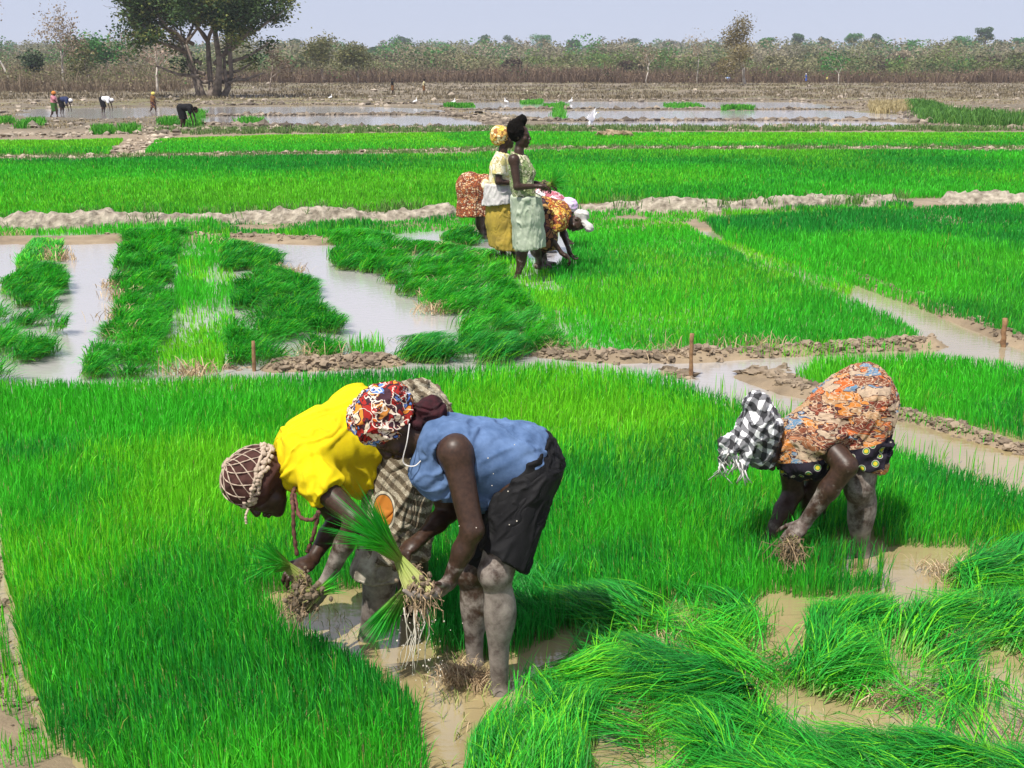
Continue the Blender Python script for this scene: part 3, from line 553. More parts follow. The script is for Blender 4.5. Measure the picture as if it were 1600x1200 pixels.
for i, (px, Y, H, lv, mt, lb) in enumerate((
    (18, 165, 14, (6, .16, *DRYC, .7), 'pale', 'bare whitish tree cut by the left edge'), (100, 160, 9, (7, .15, *DRYC, .5), 'pale', 'bare pinkish tree right of the leftmost bare tree'),
    (62, 165, 4.6, (22, .2, (.02, .05, .02), (.06, .08, .04), .5), 'dark', 'small dark leafy tree near the left edge'), (165, 200, 7.5, (24, .28, *GRN, .8), 'dark', 'small fresh green tree left of the big tree'),
    (245, 150, 8.5, (6, .14, (.3, .2, .15), (.42, .32, .25), .5), 'pale', 'pinkish bare tree just left of the big tree'), (205, 170, 6.5, (6, .14, *DRYC, .5), 'pale', 'low bare tree with pale twigs, left of the big tree'),
    (140, 165, 5.5, (12, .18, *OL, .5), 'dark', 'low olive tree at the foot of the left thicket'), (420, 150, 5, (9, .16, (.10, .07, .05), (.2, .15, .1), .4), 'dark', 'low leafless dark bush tree right of the big tree'),
    (1165, 205, 8.6, (46, .16, (.12, .10, .04), (.26, .21, .09), .7), 'pale', 'olive brown tree with a white trunk on the right'), (1090, 215, 6.8, (3, .15, *DRYC, .6), 'pale', 'bare tree with pale limbs left of the white trunked tree'),
    (1311, 210, 5.6, (12, .2, *GRN, .6), 'pale', 'slim green tree with a pale stem in the right thicket'), (560, 215, 6.5, (14, .22, *OL, .7), 'dark', 'dark olive tree in the thicket left of the standing group'),
    (505, 220, 7, (10, .22, *OL, .7), 'dark', 'round olive tree in the thicket right of the big tree'), (1010, 222, 6, (8, .18, *DRYC, .6), 'pale', 'dry tree with tangled twigs in the middle thicket'))):
    bare_tree(px, Y, H, lb, 400 + i, (.3, .26, .22), lv, BT, 'bare_tree' if lv[0] < 10 else 'leafy_tree', .5, M['pale_bark'] if mt == 'pale' else M['bark'], .30 if px == 1165 else .16 if H > 8 else .11, 4 if H > 6 else 3)
# thicket: a mass of stems and small leaves
def thicket(n, y0, y1, hm, seed, label, cols, ns=30, name='thicket', lv=.15, nl=46, grn=.05, xr=(-.47, .47)):
    r = np.random.default_rng(seed); A = Acc(); y = r.uniform(y0, y1, n); x = r.uniform(*xr, n) * y; g = groundz(x, y)
    hh = hm * (.2 + 1.6 * fbm(xy3(x, y), .07, seed)) * (.7 + .5 * r.random(n)); kind = sst(.40, .60, fbm(xy3(x, y), .035, seed + 3) + .18 * (r.random(n) - .5))
    T = np.repeat(np.arange(n), ns); X = x[T] + r.normal(0, .9, len(T)); Y = y[T] + r.normal(0, .9, len(T)); h = hh[T] * (.35 + .75 * r.random(len(T))); a = r.random(len(T)) * 6.3; l = h * .75 * r.random(len(T))
    k = r.random((len(T), 1)); c = np.array(cols[0]) * k + np.array(cols[1]) * (1 - k)
    V, q, t, cc = blades(X, Y, g[T] - .1, h, .00055 * Y * (.5 + r.random(len(T))), np.cos(a) * l, np.sin(a) * l, c, basec=cols[0], seed=seed); A.add(V, q, t, cc)
    T = np.repeat(np.arange(n), nl); zz = .18 + .82 * r.random(len(T)) ** .7; P = np.stack([x[T] + r.normal(0, 1.1, len(T)), y[T] + r.normal(0, 1., len(T)), g[T] + hh[T] * zz * (.7 + .4 * r.random(len(T)))], -1)
    kk = (kind[T] * np.clip(zz * 1.6 - .35, 0, 1))[:, None]; c1 = np.array(cols[2]) * kk + np.array(cols[1]) * (1 - kk); gm = (r.random(n) < grn)[T][:, None] * (zz > .4)[:, None]; c1 = np.where(gm, np.array((.05, .16, .03)), c1); leafq(A, P, lv, c1 * (.62 + .7 * r.random((n, 1)))[T] * (.82 + .36 * r.random((len(T), 1))), r)
    return tag(A.make(name, M['leaf']), label, kind='stuff')
thicket(1500, 225, 262, 2.5, 61, 'low brown leafless brush along the foot of the forest', ((.095, .06, .042), (.20, .14, .09), (.15, .15, .05)), nl=26)
thicket(1500, 258, 330, 4.6, 62, 'brown and olive scrub rising behind the low brush', ((.16, .13, .08), (.22, .20, .11), (.12, .17, .04)), ns=9, lv=.27, nl=110, grn=.10)
thicket(420, 150, 225, 2.6, 63, 'leafless brush at the left behind the big tree', ((.14, .10, .07), (.28, .22, .15), (.15, .15, .06)), xr=(-.47, -.25))

def forest(n, y0, y1, hm, seed, label, cols, pg=.12, nq=150, sz=.34):
    r = np.random.default_rng(seed); A = Acc(); y = np.sqrt(r.uniform(y0 ** 2, y1 ** 2, n)); x = r.uniform(-.46, .46, n) * y; g = groundz(x, y)
    for i in range(n):
        H = hm * (.6 + .7 * r.random()); R_ = H * (.30 + .2 * r.random()); d = r.normal(0, 1, (nq, 3)); d /= np.linalg.norm(d, axis=1)[:, None]
        lump = .75 + .5 * vn(d * 1.6 + i, 1, seed); P = d * lump[:, None] * (R_ * 1.15, R_ * 1.15, H * .36) * (r.random((nq, 1)) ** .3) + (x[i], y[i], g[i] + H * .62)
        base = np.array(cols[r.integers(2)] if r.random() > pg else cols[2]) * (.8 + .4 * r.random()); leafq(A, P, sz * (y[i] / 450) ** .6, base * (.85 + .3 * r.random((nq, 1))), r)
        tube(A, [(x[i], y[i], g[i] - .2), (x[i], y[i], g[i] + H * .6)], [.2, .12], 4, (.28, .24, .2))
    return tag(A.make('forest', M['leaf']), label, kind='stuff')
forest(420, 335, 480, 9.5, 71, 'pale grey brown dry woodland behind the scrub', ((.26, .23, .15), (.18, .18, .09), (.06, .18, .04)), .16, 330, .42)
forest(520, 480, 900, 9.5, 72, 'hazy far forest along the skyline', ((.22, .20, .14), (.15, .17, .09), (.05, .17, .05)), .28, 220, .5)
SK = 'green trees standing out of the far forest'
for i, (px, top, Y, w, cc, lb) in enumerate((
    (432, 78, 420, 52, 1, 'pale green tree right of the big tree'), (590, 73, 560, 34, 0, 'dark green tree in the forest left of centre'), (660, 74, 600, 26, 0, 'dark tree crown on the skyline left of the group'),
    (700, 66, 420, 44, 1, 'bright green broad tree above the standing group'), (745, 72, 430, 34, 0, 'green tree right of the bright broad one'), (760, 55, 750, 28, 0, 'dark round crown on the skyline above the group'),
    (800, 56, 760, 30, 0, 'second dark crown on the skyline right of the group'), (845, 55, 740, 36, 1, 'green rounded crown on the skyline right of the middle'), (895, 62, 700, 26, 0, 'small crown on the skyline near the middle'),
    (985, 60, 760, 26, 0, 'rounded dark crown above the white bird'), (925, 75, 520, 30, 0, 'green tree in the dry wood above the white bird'), (1045, 62, 740, 30, 0, 'crown on the skyline left of the white trunked tree'),
    (1195, 58, 520, 30, 1, 'green crown just right of the white trunked tree'), (1245, 53, 640, 26, 0, 'slim green crown on the right skyline'), (1282, 55, 700, 28, 0, 'dark crown on the right skyline'),
    (1332, 50, 640, 30, 1, 'bright rounded crown on the right skyline'), (1365, 52, 660, 28, 0, 'rounded green crown beside the bright one'), (1312, 75, 420, 36, 0, 'green tree in the right thicket'),
    (1420, 62, 520, 36, 1, 'low green crown in the right forest'), (1500, 54, 560, 48, 1, 'broad green tree left of the tallest one'), (1535, 42, 540, 34, 0, 'tallest dark green tree on the right skyline'),
    (1560, 62, 480, 36, 0, 'green tree below the tallest one'), (1588, 60, 600, 26, 1, 'green crown at the right edge of the skyline'), (460, 60, 640, 30, 0, 'grey green crown on the skyline right of the big tree'),
    (520, 62, 700, 30, 0, 'low rounded crown on the left skyline'), (630, 57, 720, 34, 0, 'wide low crown on the skyline left of the middle'),
    (455, 92, 262, 54, 2, 'olive bush right of the big tree at the front of the thicket'), (600, 88, 300, 60, 3, 'broad dark brown shrub left of the middle of the thicket'), (690, 78, 330, 46, 1, 'fresh green bush above the bent woman in brown print'),
    (735, 84, 300, 50, 2, 'olive shrub in the thicket behind the two standing women'), (800, 92, 262, 44, 3, 'dark shrub in the thicket directly above the standing women'), (870, 86, 300, 52, 2, 'wide olive shrub right of the standing women'),
    (940, 82, 320, 40, 1, 'small green bush above and right of the flapping bird'), (985, 94, 262, 46, 3, 'dark brown bush in the middle right of the thicket'), (1060, 78, 330, 56, 4, 'pale dry shrub left of the white limbed bare tree'),
    (1130, 96, 262, 48, 3, 'brown shrub below the white trunked tree on its left'), (1215, 88, 290, 50, 2, 'olive shrub right of the white trunked tree'), (1270, 80, 320, 42, 0, 'dark green bush left of the slim green tree'),
    (1365, 90, 280, 54, 3, 'low dark shrub right of the slim green tree'), (1405, 76, 330, 46, 4, 'pale brown shrub in the right thicket'), (1460, 86, 290, 60, 2, 'broad olive shrub below the green trees on the right'),
    (1545, 88, 280, 52, 3, 'dark scrub bush near the right edge of the thicket'), (1590, 80, 300, 44, 2, 'olive bush at the very right of the thicket'), (545, 80, 320, 44, 4, 'pale dry shrub left of the middle'),
    (190, 78, 300, 60, 2, 'olive shrub between the left trees and the big tree'), (480, 80, 330, 40, 0, 'dark green bush in the wood right of the big tree'))):
    r = np.random.default_rng(900 + i); b = at(px, float(Y)); S = Y / 2000; topz = CH + (118 - top) * S; H = topz - b[2]; w_ = w * S / 2; A, K = Acc(), Acc()
    ch = min(H * .38, w_ * 1.1); tube(A, [b - (0, 0, .3), b + (r.normal(0, .3), 0, H * .4), b + (0, 0, H - ch)], [.35, .26, .16], 6, (.2, .17, .13))
    for k in range(9):
        a = r.random() * 6.3; rr = w_ * .62 * math.sqrt(r.random()); c0 = b + (math.cos(a) * rr, math.sin(a) * rr, H - ch * (.55 + .9 * r.random() ** 1.3)); R0 = w_ * (.38 + .22 * r.random())
        tube(A, [b + (0, 0, H - ch * 1.7), c0], [.14, .06], 4, (.2, .17, .13))
        d = r.normal(0, 1, (220, 3)); d /= np.linalg.norm(d, axis=1)[:, None]; P = d * (R0, R0, R0 * .62) * r.random((220, 1)) ** .4 + c0; P[:, 2] = np.minimum(P[:, 2], topz)
        bc = np.array(((.05, .11, .035), (.06, .20, .04), (.13, .13, .045), (.085, .06, .04), (.30, .25, .17))[cc]) * (.75 + .5 * r.random()); leafq(K, P, .30 * (Y / 450) ** .7, bc * (.6 + .8 * r.random((220, 1))), r)
    tree_obj('forest_tree', b, lb, SK, A, K, M['bark'])
print('forest ok')

for i_, q_ in enumerate(([(0, 352), (300, 346), (560, 338), (725, 332), (725, 340), (560, 348), (300, 357), (0, 364)], [(890, 326), (1100, 330), (1420, 318), (1420, 326), (1100, 340), (890, 338)])):
    P = poly(q_); x, y = sample(P, lambda y: 26, np.random.default_rng(600 + i_)); m = fbm(xy3(x, y), 1.1, 61) > .5; tufts(x[m], y[m], 9, .17, ((.03, .16, .02), (.20, .34, .08)), ('weeds growing on the left earth bank', 'weeds growing on the middle earth bank')[i_], 610 + i_, .05, name='bank_grass', mat='blade').location.z = .10
x, y = sample(BARE[-1], lambda y: 150, np.random.default_rng(620)); litter(x, y, 3, 'short cut stalks standing in the mud around the front workers', 621, 'stubble', .055, .0, ((.10, .22, .03), (.42, .40, .16)), .004, .012)
x, y = sample(LODGE, lambda y: 60, np.random.default_rng(622)); litter(x, y, 3, 'yellowed stalks and cut stubble between the lodged clumps', 623, 'stubble', .07, .0, ((.14, .26, .03), (.50, .46, .18)), .004, .02)
# ------------------------------------------------------------------ figures: smooth implicit bodies, meshed once
def V3(p): return np.array(p, float)
def nrm(v): v = V3(v); return v / (np.linalg.norm(v) + 1e-12)
class Sdf:
    def __init__(s, lo, hi, h):
        s.lo = V3(lo); s.h = h; s.n = np.ceil((V3(hi) - s.lo) / h).astype(int) + 1
        s.D = np.full(s.n, 1.0, np.float32); s.ax = [s.lo[k] + h * np.arange(s.n[k]) for k in range(3)]
    def box(s, lo, hi):
        i0 = np.clip(np.floor((V3(lo) - s.lo) / s.h).astype(int), 0, s.n); i1 = np.clip(np.ceil((V3(hi) - s.lo) / s.h).astype(int) + 1, 0, s.n)
        if (i1 <= i0).any(): return None, None
        sl = tuple(slice(a, b) for a, b in zip(i0, i1)); g = np.meshgrid(*[s.ax[k][sl[k]] for k in range(3)], indexing='ij')
        return sl, np.stack(g, -1)
    def blend(s, sl, d, k, sub=False):
        a = s.D[sl]
        if sub:
            d = -d; h = np.clip(.5 - .5 * (a - d) / k, 0, 1) if k else (d > a) * 1.; s.D[sl] = a * (1 - h) + d * h + (k * h * (1 - h) if k else 0)
        else:
            h = np.clip(.5 + .5 * (a - d) / k, 0, 1); s.D[sl] = a * (1 - h) + d * h - k * h * (1 - h)
    def cone(s, a, b, ra, rb, k=.02, side=None, w=1.0, cut=None, sub=False):
        """rounded cone a>b; side, w: flattened section, w times wider along side; cut: list of (point, normal) planes, the normal side is removed"""
        a, b = V3(a), V3(b); R_ = max(ra, rb) * max(w, 1) + k + 3 * s.h
        sl, P = s.box(np.minimum(a, b) - R_, np.maximum(a, b) + R_)
        if sl is None: return s
        ab = b - a; q = P - a; bb = ab
        if side is not None and w != 1:
            u = nrm(side); f = 1 - 1 / w; q = q - (q @ u)[..., None] * u * f; bb = ab - (ab @ u) * u * f
        t = np.clip((q @ bb) / (bb @ bb + 1e-9), 0, 1); d = np.linalg.norm(q - t[..., None] * bb, axis=-1) - (ra + (rb - ra) * t)
        for (p, n) in cut or (): d = np.maximum(d, (P - V3(p)) @ nrm(n))
        s.blend(sl, d.astype(np.float32), k, sub); return s
    def ell(s, c, r, axes=None, k=.02, sub=False, cut=None):
        """ellipsoid; axes: rows are its three unit directions"""
        c = V3(c); r = V3(r); A = np.eye(3) if axes is None else np.array([nrm(v) for v in axes]); R_ = r.max() + k + 3 * s.h
        sl, P = s.box(c - R_, c + R_)
        if sl is None: return s
        q = ((P - c) @ A.T); k0 = np.linalg.norm(q / r, axis=-1); k1 = np.linalg.norm(q / r ** 2, axis=-1) + 1e-9; d = k0 * (k0 - 1) / k1
        for (p, n) in cut or (): d = np.maximum(d, (P - V3(p)) @ nrm(n))
        s.blend(sl, d.astype(np.float32), k, sub); return s
    def plane(s, p, n, k=0):                          # remove everything on the normal side
        P = np.stack(np.meshgrid(*s.ax, indexing='ij'), -1); s.D = np.maximum(s.D, ((P - V3(p)) @ nrm(n)).astype(np.float32)); return s
    def shell(s, t): s.D = np.maximum(s.D, -(s.D + t)); return s
    def mesh(s):
        D = s.D; I = D < 0; nx, ny, nz = D.shape
        c = np.zeros((nx - 1, ny - 1, nz - 1), np.int8)
        offs = [(i, j, k) for i in (0, 1) for j in (0, 1) for k in (0, 1)]
        for i, j, k in offs: c += I[i:nx - 1 + i, j:ny - 1 + j, k:nz - 1 + k]
        act = np.argwhere((c > 0) & (c < 8)); idx = np.full(c.shape, -1, np.int64); idx[tuple(act.T)] = np.arange(len(act))
        S = np.zeros((len(act), 3)); N = np.zeros(len(act))
        for a in offs:
            for ax in range(3):
                if a[ax]: continue
                b = list(a); b[ax] = 1; d0 = D[tuple((act + a).T)]; d1 = D[tuple((act + b).T)]; m = (d0 < 0) != (d1 < 0)
                t = np.where(m, d0 / np.where(m, d0 - d1, 1), 0); p = np.tile(np.array(a, float), (len(act), 1)); p[:, ax] += t
                S += p * m[:, None]; N += m
        V = s.lo + (act + S / N[:, None]) * s.h; Q = []
        for ax in range(3):
            u, v = [(1, 2), (2, 0), (0, 1)][ax]; sl0 = [slice(None)] * 3; sl1 = [slice(None)] * 3; sl0[ax] = slice(0, -1); sl1[ax] = slice(1, None)
            m = I[tuple(sl0)] != I[tuple(sl1)]; e = np.argwhere(m); e = e[(e[:, u] > 0) & (e[:, v] > 0) & (e[:, u] < c.shape[u]) & (e[:, v] < c.shape[v])]
            fl = I[tuple(sl0)][tuple(e.T)]; q = []
            for du, dv in ((0, 0), (-1, 0), (-1, -1), (0, -1)):
                f = e.copy(); f[:, u] += du; f[:, v] += dv; q.append(idx[tuple(f.T)])
            q = np.stack(q, 1); q[~fl] = q[~fl][:, ::-1]; Q.append(q)
        Q = np.concatenate(Q); Q = Q[(Q >= 0).all(1)]; return V, Q
def vnormals(V, Q):
    n = np.cross(V[Q[:, 2]] - V[Q[:, 0]], V[Q[:, 3]] - V[Q[:, 1]]); N = np.zeros_like(V)
    for k in range(4):
        for a in range(3): N[:, a] += np.bincount(Q[:, k], n[:, a], len(V))
    return N / (np.linalg.norm(N, axis=1)[:, None] + 1e-12)
def smoothv(V, Q, it=1, lam=.5):
    E = np.concatenate([Q[:, [0, 1]], Q[:, [1, 2]], Q[:, [2, 3]], Q[:, [3, 0]]]); n = np.bincount(E[:, 0], minlength=len(V)) + np.bincount(E[:, 1], minlength=len(V))
    for _ in range(it):
        S = np.stack([np.bincount(E[:, 0], V[E[:, 1], a], len(V)) + np.bincount(E[:, 1], V[E[:, 0], a], len(V)) for a in range(3)], -1)
        V = V * (1 - lam) + lam * S / np.maximum(n, 1)[:, None]
    return V
def folds(V, Q, axis, amp, freq, seed, stretch=.22, mask=None):
    """push the cloth in and out in long creases that run along axis"""
    u = nrm(axis); q = V - (V @ u)[:, None] * u * (1 - stretch); w = q + .05 * (fbm(V, 9, seed + 9)[:, None] - .5)
    f = fbm(w, freq, seed, 2); d = amp * (1.0 * np.exp(-((f - .5) / .05) ** 2) + .7 * np.exp(-((f - .68) / .035) ** 2) + .8 * (vn(w, freq * .55, seed + 4) - .5) - .35)
    if mask is not None: d = d * mask
    return V + vnormals(V, Q) * d[:, None]
def hand(s, wrist, d, palm, thumb, curl=.6, sc=1.0, spread=.09, k=.006, tcurl=.5):
    """five separate fingers. d: way the hand points, palm: way the palm faces, thumb: side (+-1) the thumb is on"""
    d, palm = nrm(d), nrm(palm); palm = nrm(palm - (palm @ d) * d); lat = np.cross(d, palm) * thumb; w = V3(wrist)
    s.cone(w - d * .01, w + d * .045 * sc, .022 * sc, .026 * sc, .012, lat, 1.35); s.cone(w + d * .035 * sc, w + d * .078 * sc, .020 * sc, .017 * sc, .012, lat, 2.0)
    fl = (.92, 1.05, 1.0, .80); 
    for i in range(4):
        o = .030 - .0205 * i; p = w + d * (.084 - .004 * abs(i - 1.3)) * sc + lat * o * sc; a = curl * (.55 + .12 * i); L = np.array((.044, .029, .022)) * fl[i] * sc; r = np.array((.0098, .0090, .0082, .0068)) * sc
        for j in range(3):
            dd = nrm(d * math.cos(a) + palm * math.sin(a) + lat * spread * (1.5 - i) * .6); p2 = p + dd * L[j]; s.cone(p, p2, r[j], r[j + 1], k); p = p2; a += curl * (.9 if j == 0 else .6)
    p = w + d * .022 * sc + lat * .024 * sc; a = nrm(d * .62 + lat * .72 + palm * .30); p2 = p + a * .042 * sc; s.cone(p, p2, .0145 * sc, .0110 * sc, .008)
    a2 = nrm(a * math.cos(tcurl) + (palm * .6 + d * .5) * math.sin(tcurl)); p3 = p2 + a2 * .030 * sc; s.cone(p2, p3, .0108 * sc, .0098 * sc, .005); a3 = nrm(a2 * .8 + (palm * .5 + d * .5) * .5); s.cone(p3, p3 + a3 * .022 * sc, .0096 * sc, .0072 * sc, .004)
def foot(s, ank, d, sc=1.0):
    d = nrm((d[0], d[1], 0)); a = V3(ank); s.cone(a, a + (0, 0, -.045), .036 * sc, .036 * sc, .02); s.cone(a - d * .03 + (0, 0, -.05), a + d * .13 * sc + (0, 0, -.062), .032 * sc, .026 * sc, .02, np.cross(d, (0, 0, 1)), 1.3)
def head(s, c, up, fwd, sc=1.0, nose=1.0):
    """skull, jaw, brow, nose, lips, ears in the frame up (crown), fwd (face)"""
    u = nrm(up); f = nrm(fwd); f = nrm(f - (f @ u) * u); l = np.cross(u, f); c = V3(c); P = lambda a, b, e: c + (l * a + f * b + u * e) * sc
    s.ell(P(0, -.012, .03), V3((.074, .095, .088)) * sc, (l, f, u), .02); s.ell(P(0, .028, -.035), V3((.060, .062, .078)) * sc, (l, f, u), .025)
    s.cone(P(-.035, .01, -.075), P(0, .062, -.098), .024 * sc, .020 * sc, .02); s.cone(P(.035, .01, -.075), P(0, .062, -.098), .024 * sc, .020 * sc, .02)
    s.cone(P(-.035, .076, .018), P(.035, .076, .018), .013 * sc, .013 * sc, .012)
    for e in (-1, 1):
        s.ell(P(e * .031, .094, -.004), V3((.019, .014, .012)) * sc, (l, f, u), .008, sub=True); s.ell(P(e * .031, .078, -.004), V3((.013, .013, .011)) * sc, (l, f, u), .004)
        s.ell(P(e * .045, .062, -.030), V3((.020, .020, .020)) * sc, (l, f, u), .015)
        s.ell(P(e * .076, -.008, -.008), V3((.010, .020, .030)) * sc, (l, f, u), .006)
        s.ell(P(e * .013, .098, -.037), V3((.011, .010, .009)) * sc, (l, f, u), .005)
    s.cone(P(0, .088, .006), P(0, .105 * (.5 + .5 * nose), -.034), .009 * sc, .013 * sc, .008)
    s.ell(P(0, .092, -.061), V3((.026, .013, .0085)) * sc, (l, f, u), .004); s.ell(P(0, .090, -.076), V3((.023, .013, .0085)) * sc, (l, f, u), .004)
    s.ell(P(0, .106, -.0685), V3((.026, .006, .0022)) * sc, (l, f, u), .002, sub=True)
def bounds(pts, m): p = np.array([V3(q) for q in pts]); return p.min(0) - m, p.max(0) + m
def obj_from(s, name, mat, parent=None, sm=1, fold=None, attr=None):
    V, Q = s.mesh(); V = smoothv(V, Q, sm)
    for f in fold or (): V = folds(V, Q, *f)
    o = mesh_np(name, V, Q, mat=mat, parent=parent, smooth=True, attrs={'mud': attr(V)} if attr else None); return o
def segd(V, a, b): a, b = V3(a), V3(b); t = np.clip(((V - a) @ (b - a)) / ((b - a) @ (b - a)), 0, 1); return np.linalg.norm(V - a - t[:, None] * (b - a), axis=1), t
def mudmask(segs):
    """where dried mud clings: shins, forearms and hands"""
    def f(V):
        m = np.zeros(len(V))
        for a, b, r, m0, m1 in segs: d, t = segd(V, a, b); m = np.maximum(m, (d < r) * (m0 + (m1 - m0) * t))
        return m
    return f
# ---- cloth and skin
def skinmat():
    m, t, b, N, L = nt('dark_skin'); at_ = N('ShaderNodeAttribute'); at_.attribute_name = 'mud'
    n = tex(t, 'ShaderNodeTexNoise', 14, Detail=8, Roughness=.68); n2 = tex(t, 'ShaderNodeTexNoise', 70, Detail=3)
    ad = N('ShaderNodeMath'); ad.operation = 'ADD'; L(n.outputs[0], ad.inputs[0]); L(at_.outputs['Fac'], ad.inputs[1])
    r = ramp(t, [(.82, (0, 0, 0)), (1.25, (1, 1, 1))]); L(ad.outputs[0], r.inputs[0])
    sk = ramp(t, [(.3, (.028, .0145, .009)), (.7, (.054, .028, .018))]); L(n2.outputs[0], sk.inputs[0]); md = ramp(t, [(.35, (.08, .062, .052)), (.7, (.30, .26, .225))]); L(n.outputs[0], md.inputs[0])
    mx = N('ShaderNodeMix'); mx.data_type = 'RGBA'; L(r.outputs[0], mx.inputs[0]); L(sk.outputs[0], mx.inputs[6]); L(md.outputs[0], mx.inputs[7]); L(mx.outputs[2], b.inputs['Base Color'])
    ro = N('ShaderNodeMapRange'); ro.inputs[3].default_value = .43; ro.inputs[4].default_value = .85; L(r.outputs[0], ro.inputs[0]); L(ro.outputs[0], b.inputs['Roughness'])
    bump(t, b, n2.outputs[0], .12, .003); b.inputs['Specular IOR Level'].default_value = .32; return m
M['skin'] = skinmat()
def cloth(name, c1, c2=None, scale=30, rough=.9, weave=500, dirt=None):
    m, t, b, N, L = nt(name); c2 = c2 or tuple(v * .8 for v in c1); n = tex(t, 'ShaderNodeTexNoise', scale, Detail=6, Roughness=.6)
    r = ramp(t, [(.35, c2), (.65, c1)]); L(n.outputs[0], r.inputs[0]); out = r.outputs[0]
    if dirt:
        d = tex(t, 'ShaderNodeTexNoise', dirt[1], Detail=9, Roughness=.75); dr = ramp(t, [(dirt[2], (0, 0, 0)), (dirt[2] + .03, (1, 1, 1))]); L(d.outputs[0], dr.inputs[0])
        mx = N('ShaderNodeMix'); mx.data_type = 'RGBA'; L(dr.outputs[0], mx.inputs[0]); L(out, mx.inputs[6]); mx.inputs[7].default_value = (*dirt[0], 1); out = mx.outputs[2]
    L(out, b.inputs['Base Color']); b.inputs['Roughness'].default_value = rough; b.inputs['Sheen Weight'].default_value = .0; b.inputs['Specular IOR Level'].default_value = .2
    w = tex(t, 'ShaderNodeTexNoise', 160, Detail=2); bump(t, b, w.outputs[0], .25, .002); return m
def printcloth(name, cols, scale=16, line=(.03, .02, .02), lw=.06, warp=.3, stretch=(1, 1, 1), white=None, rot=(0, 0, 0)):
    """wax print: cells of flat colour with drawn outlines"""
    m, t, b, N, L = nt(name); c = N('ShaderNodeTexCoord'); mp = N('ShaderNodeMapping'); mp.inputs['Scale'].default_value = stretch; mp.inputs['Rotation'].default_value = rot; L(c.outputs['Object'], mp.inputs[0])
    nz = N('ShaderNodeTexNoise'); nz.inputs['Scale'].default_value = scale * .7; L(mp.outputs[0], nz.inputs['Vector'])
    va = N('ShaderNodeVectorMath'); va.operation = 'MULTIPLY_ADD'; va.inputs[1].default_value = (warp / 3,) * 3; L(nz.outputs['Color'], va.inputs[0]); L(mp.outputs[0], va.inputs[2])
    v = N('ShaderNodeTexVoronoi'); v.inputs['Scale'].default_value = scale; L(va.outputs[0], v.inputs['Vector'])
    e = N('ShaderNodeTexVoronoi'); e.feature = 'DISTANCE_TO_EDGE'; e.inputs['Scale'].default_value = scale; L(va.outputs[0], e.inputs['Vector'])
    sx = N('ShaderNodeSeparateColor'); L(v.outputs['Color'], sx.inputs[0]); n = len(cols); r = ramp(t, [(i / n, cc) for i, cc in enumerate(cols)], 'CONSTANT'); L(sx.outputs[0], r.inputs[0])
    lr = ramp(t, [(lw, (0, 0, 0)), (lw + .02, (1, 1, 1))]); L(e.outputs['Distance'], lr.inputs[0])
    mx = N('ShaderNodeMix'); mx.data_type = 'RGBA'; L(lr.outputs[0], mx.inputs[0]); mx.inputs[6].default_value = (*line, 1); L(r.outputs[0], mx.inputs[7]); out = mx.outputs[2]
    if white:                                         # a second, finer drawn net in another colour
        e2 = N('ShaderNodeTexVoronoi'); e2.feature = 'DISTANCE_TO_EDGE'; e2.inputs['Scale'].default_value = scale * white[1]; L(va.outputs[0], e2.inputs['Vector']); r2 = ramp(t, [(white[2], (1, 1, 1)), (white[2] + .03, (0, 0, 0))]); L(e2.outputs['Distance'], r2.inputs[0])
        m2 = N('ShaderNodeMix'); m2.data_type = 'RGBA'; L(r2.outputs[0], m2.inputs[0]); L(out, m2.inputs[6]); m2.inputs[7].default_value = (*white[0], 1); out = m2.outputs[2]
    L(out, b.inputs['Base Color']); b.inputs['Roughness'].default_value = .85; b.inputs['Specular IOR Level'].default_value = .2
    w = tex(t, 'ShaderNodeTexNoise', 120, Detail=3); bump(t, b, w.outputs[0], .25, .002); return m
def curve_tube(name, pts, r, mat, parent=None, n=6, bumpy=0, seed=0, res=8):
    """a tube through points (smoothed)"""
    P = np.array([V3(p) for p in pts]); t = np.linspace(0, len(P) - 1, (len(P) - 1) * res + 1); i = np.clip(t.astype(int), 0, len(P) - 2); f = (t - i)[:, None]
    g = lambda k: P[np.clip(k, 0, len(P) - 1)]; p0, p1, p2, p3 = g(i - 1), g(i), g(i + 1), g(i + 2)
    Q = .5 * (2 * p1 + (p2 - p0) * f + (2 * p0 - 5 * p1 + 4 * p2 - p3) * f ** 2 + (3 * p1 - p0 - 3 * p2 + p3) * f ** 3)
    rr = r * (1 + bumpy * np.sin(np.arange(len(Q)) * 2.1 + seed)); A = Acc(); tube(A, Q, rr, n); A.c = [None]
    return mesh_np(name, A.V[0], A.q[0], A.t[0], mat, parent, smooth=True)
def mm(*p): return tuple(np.mean([V3(q) for q in p], 0))
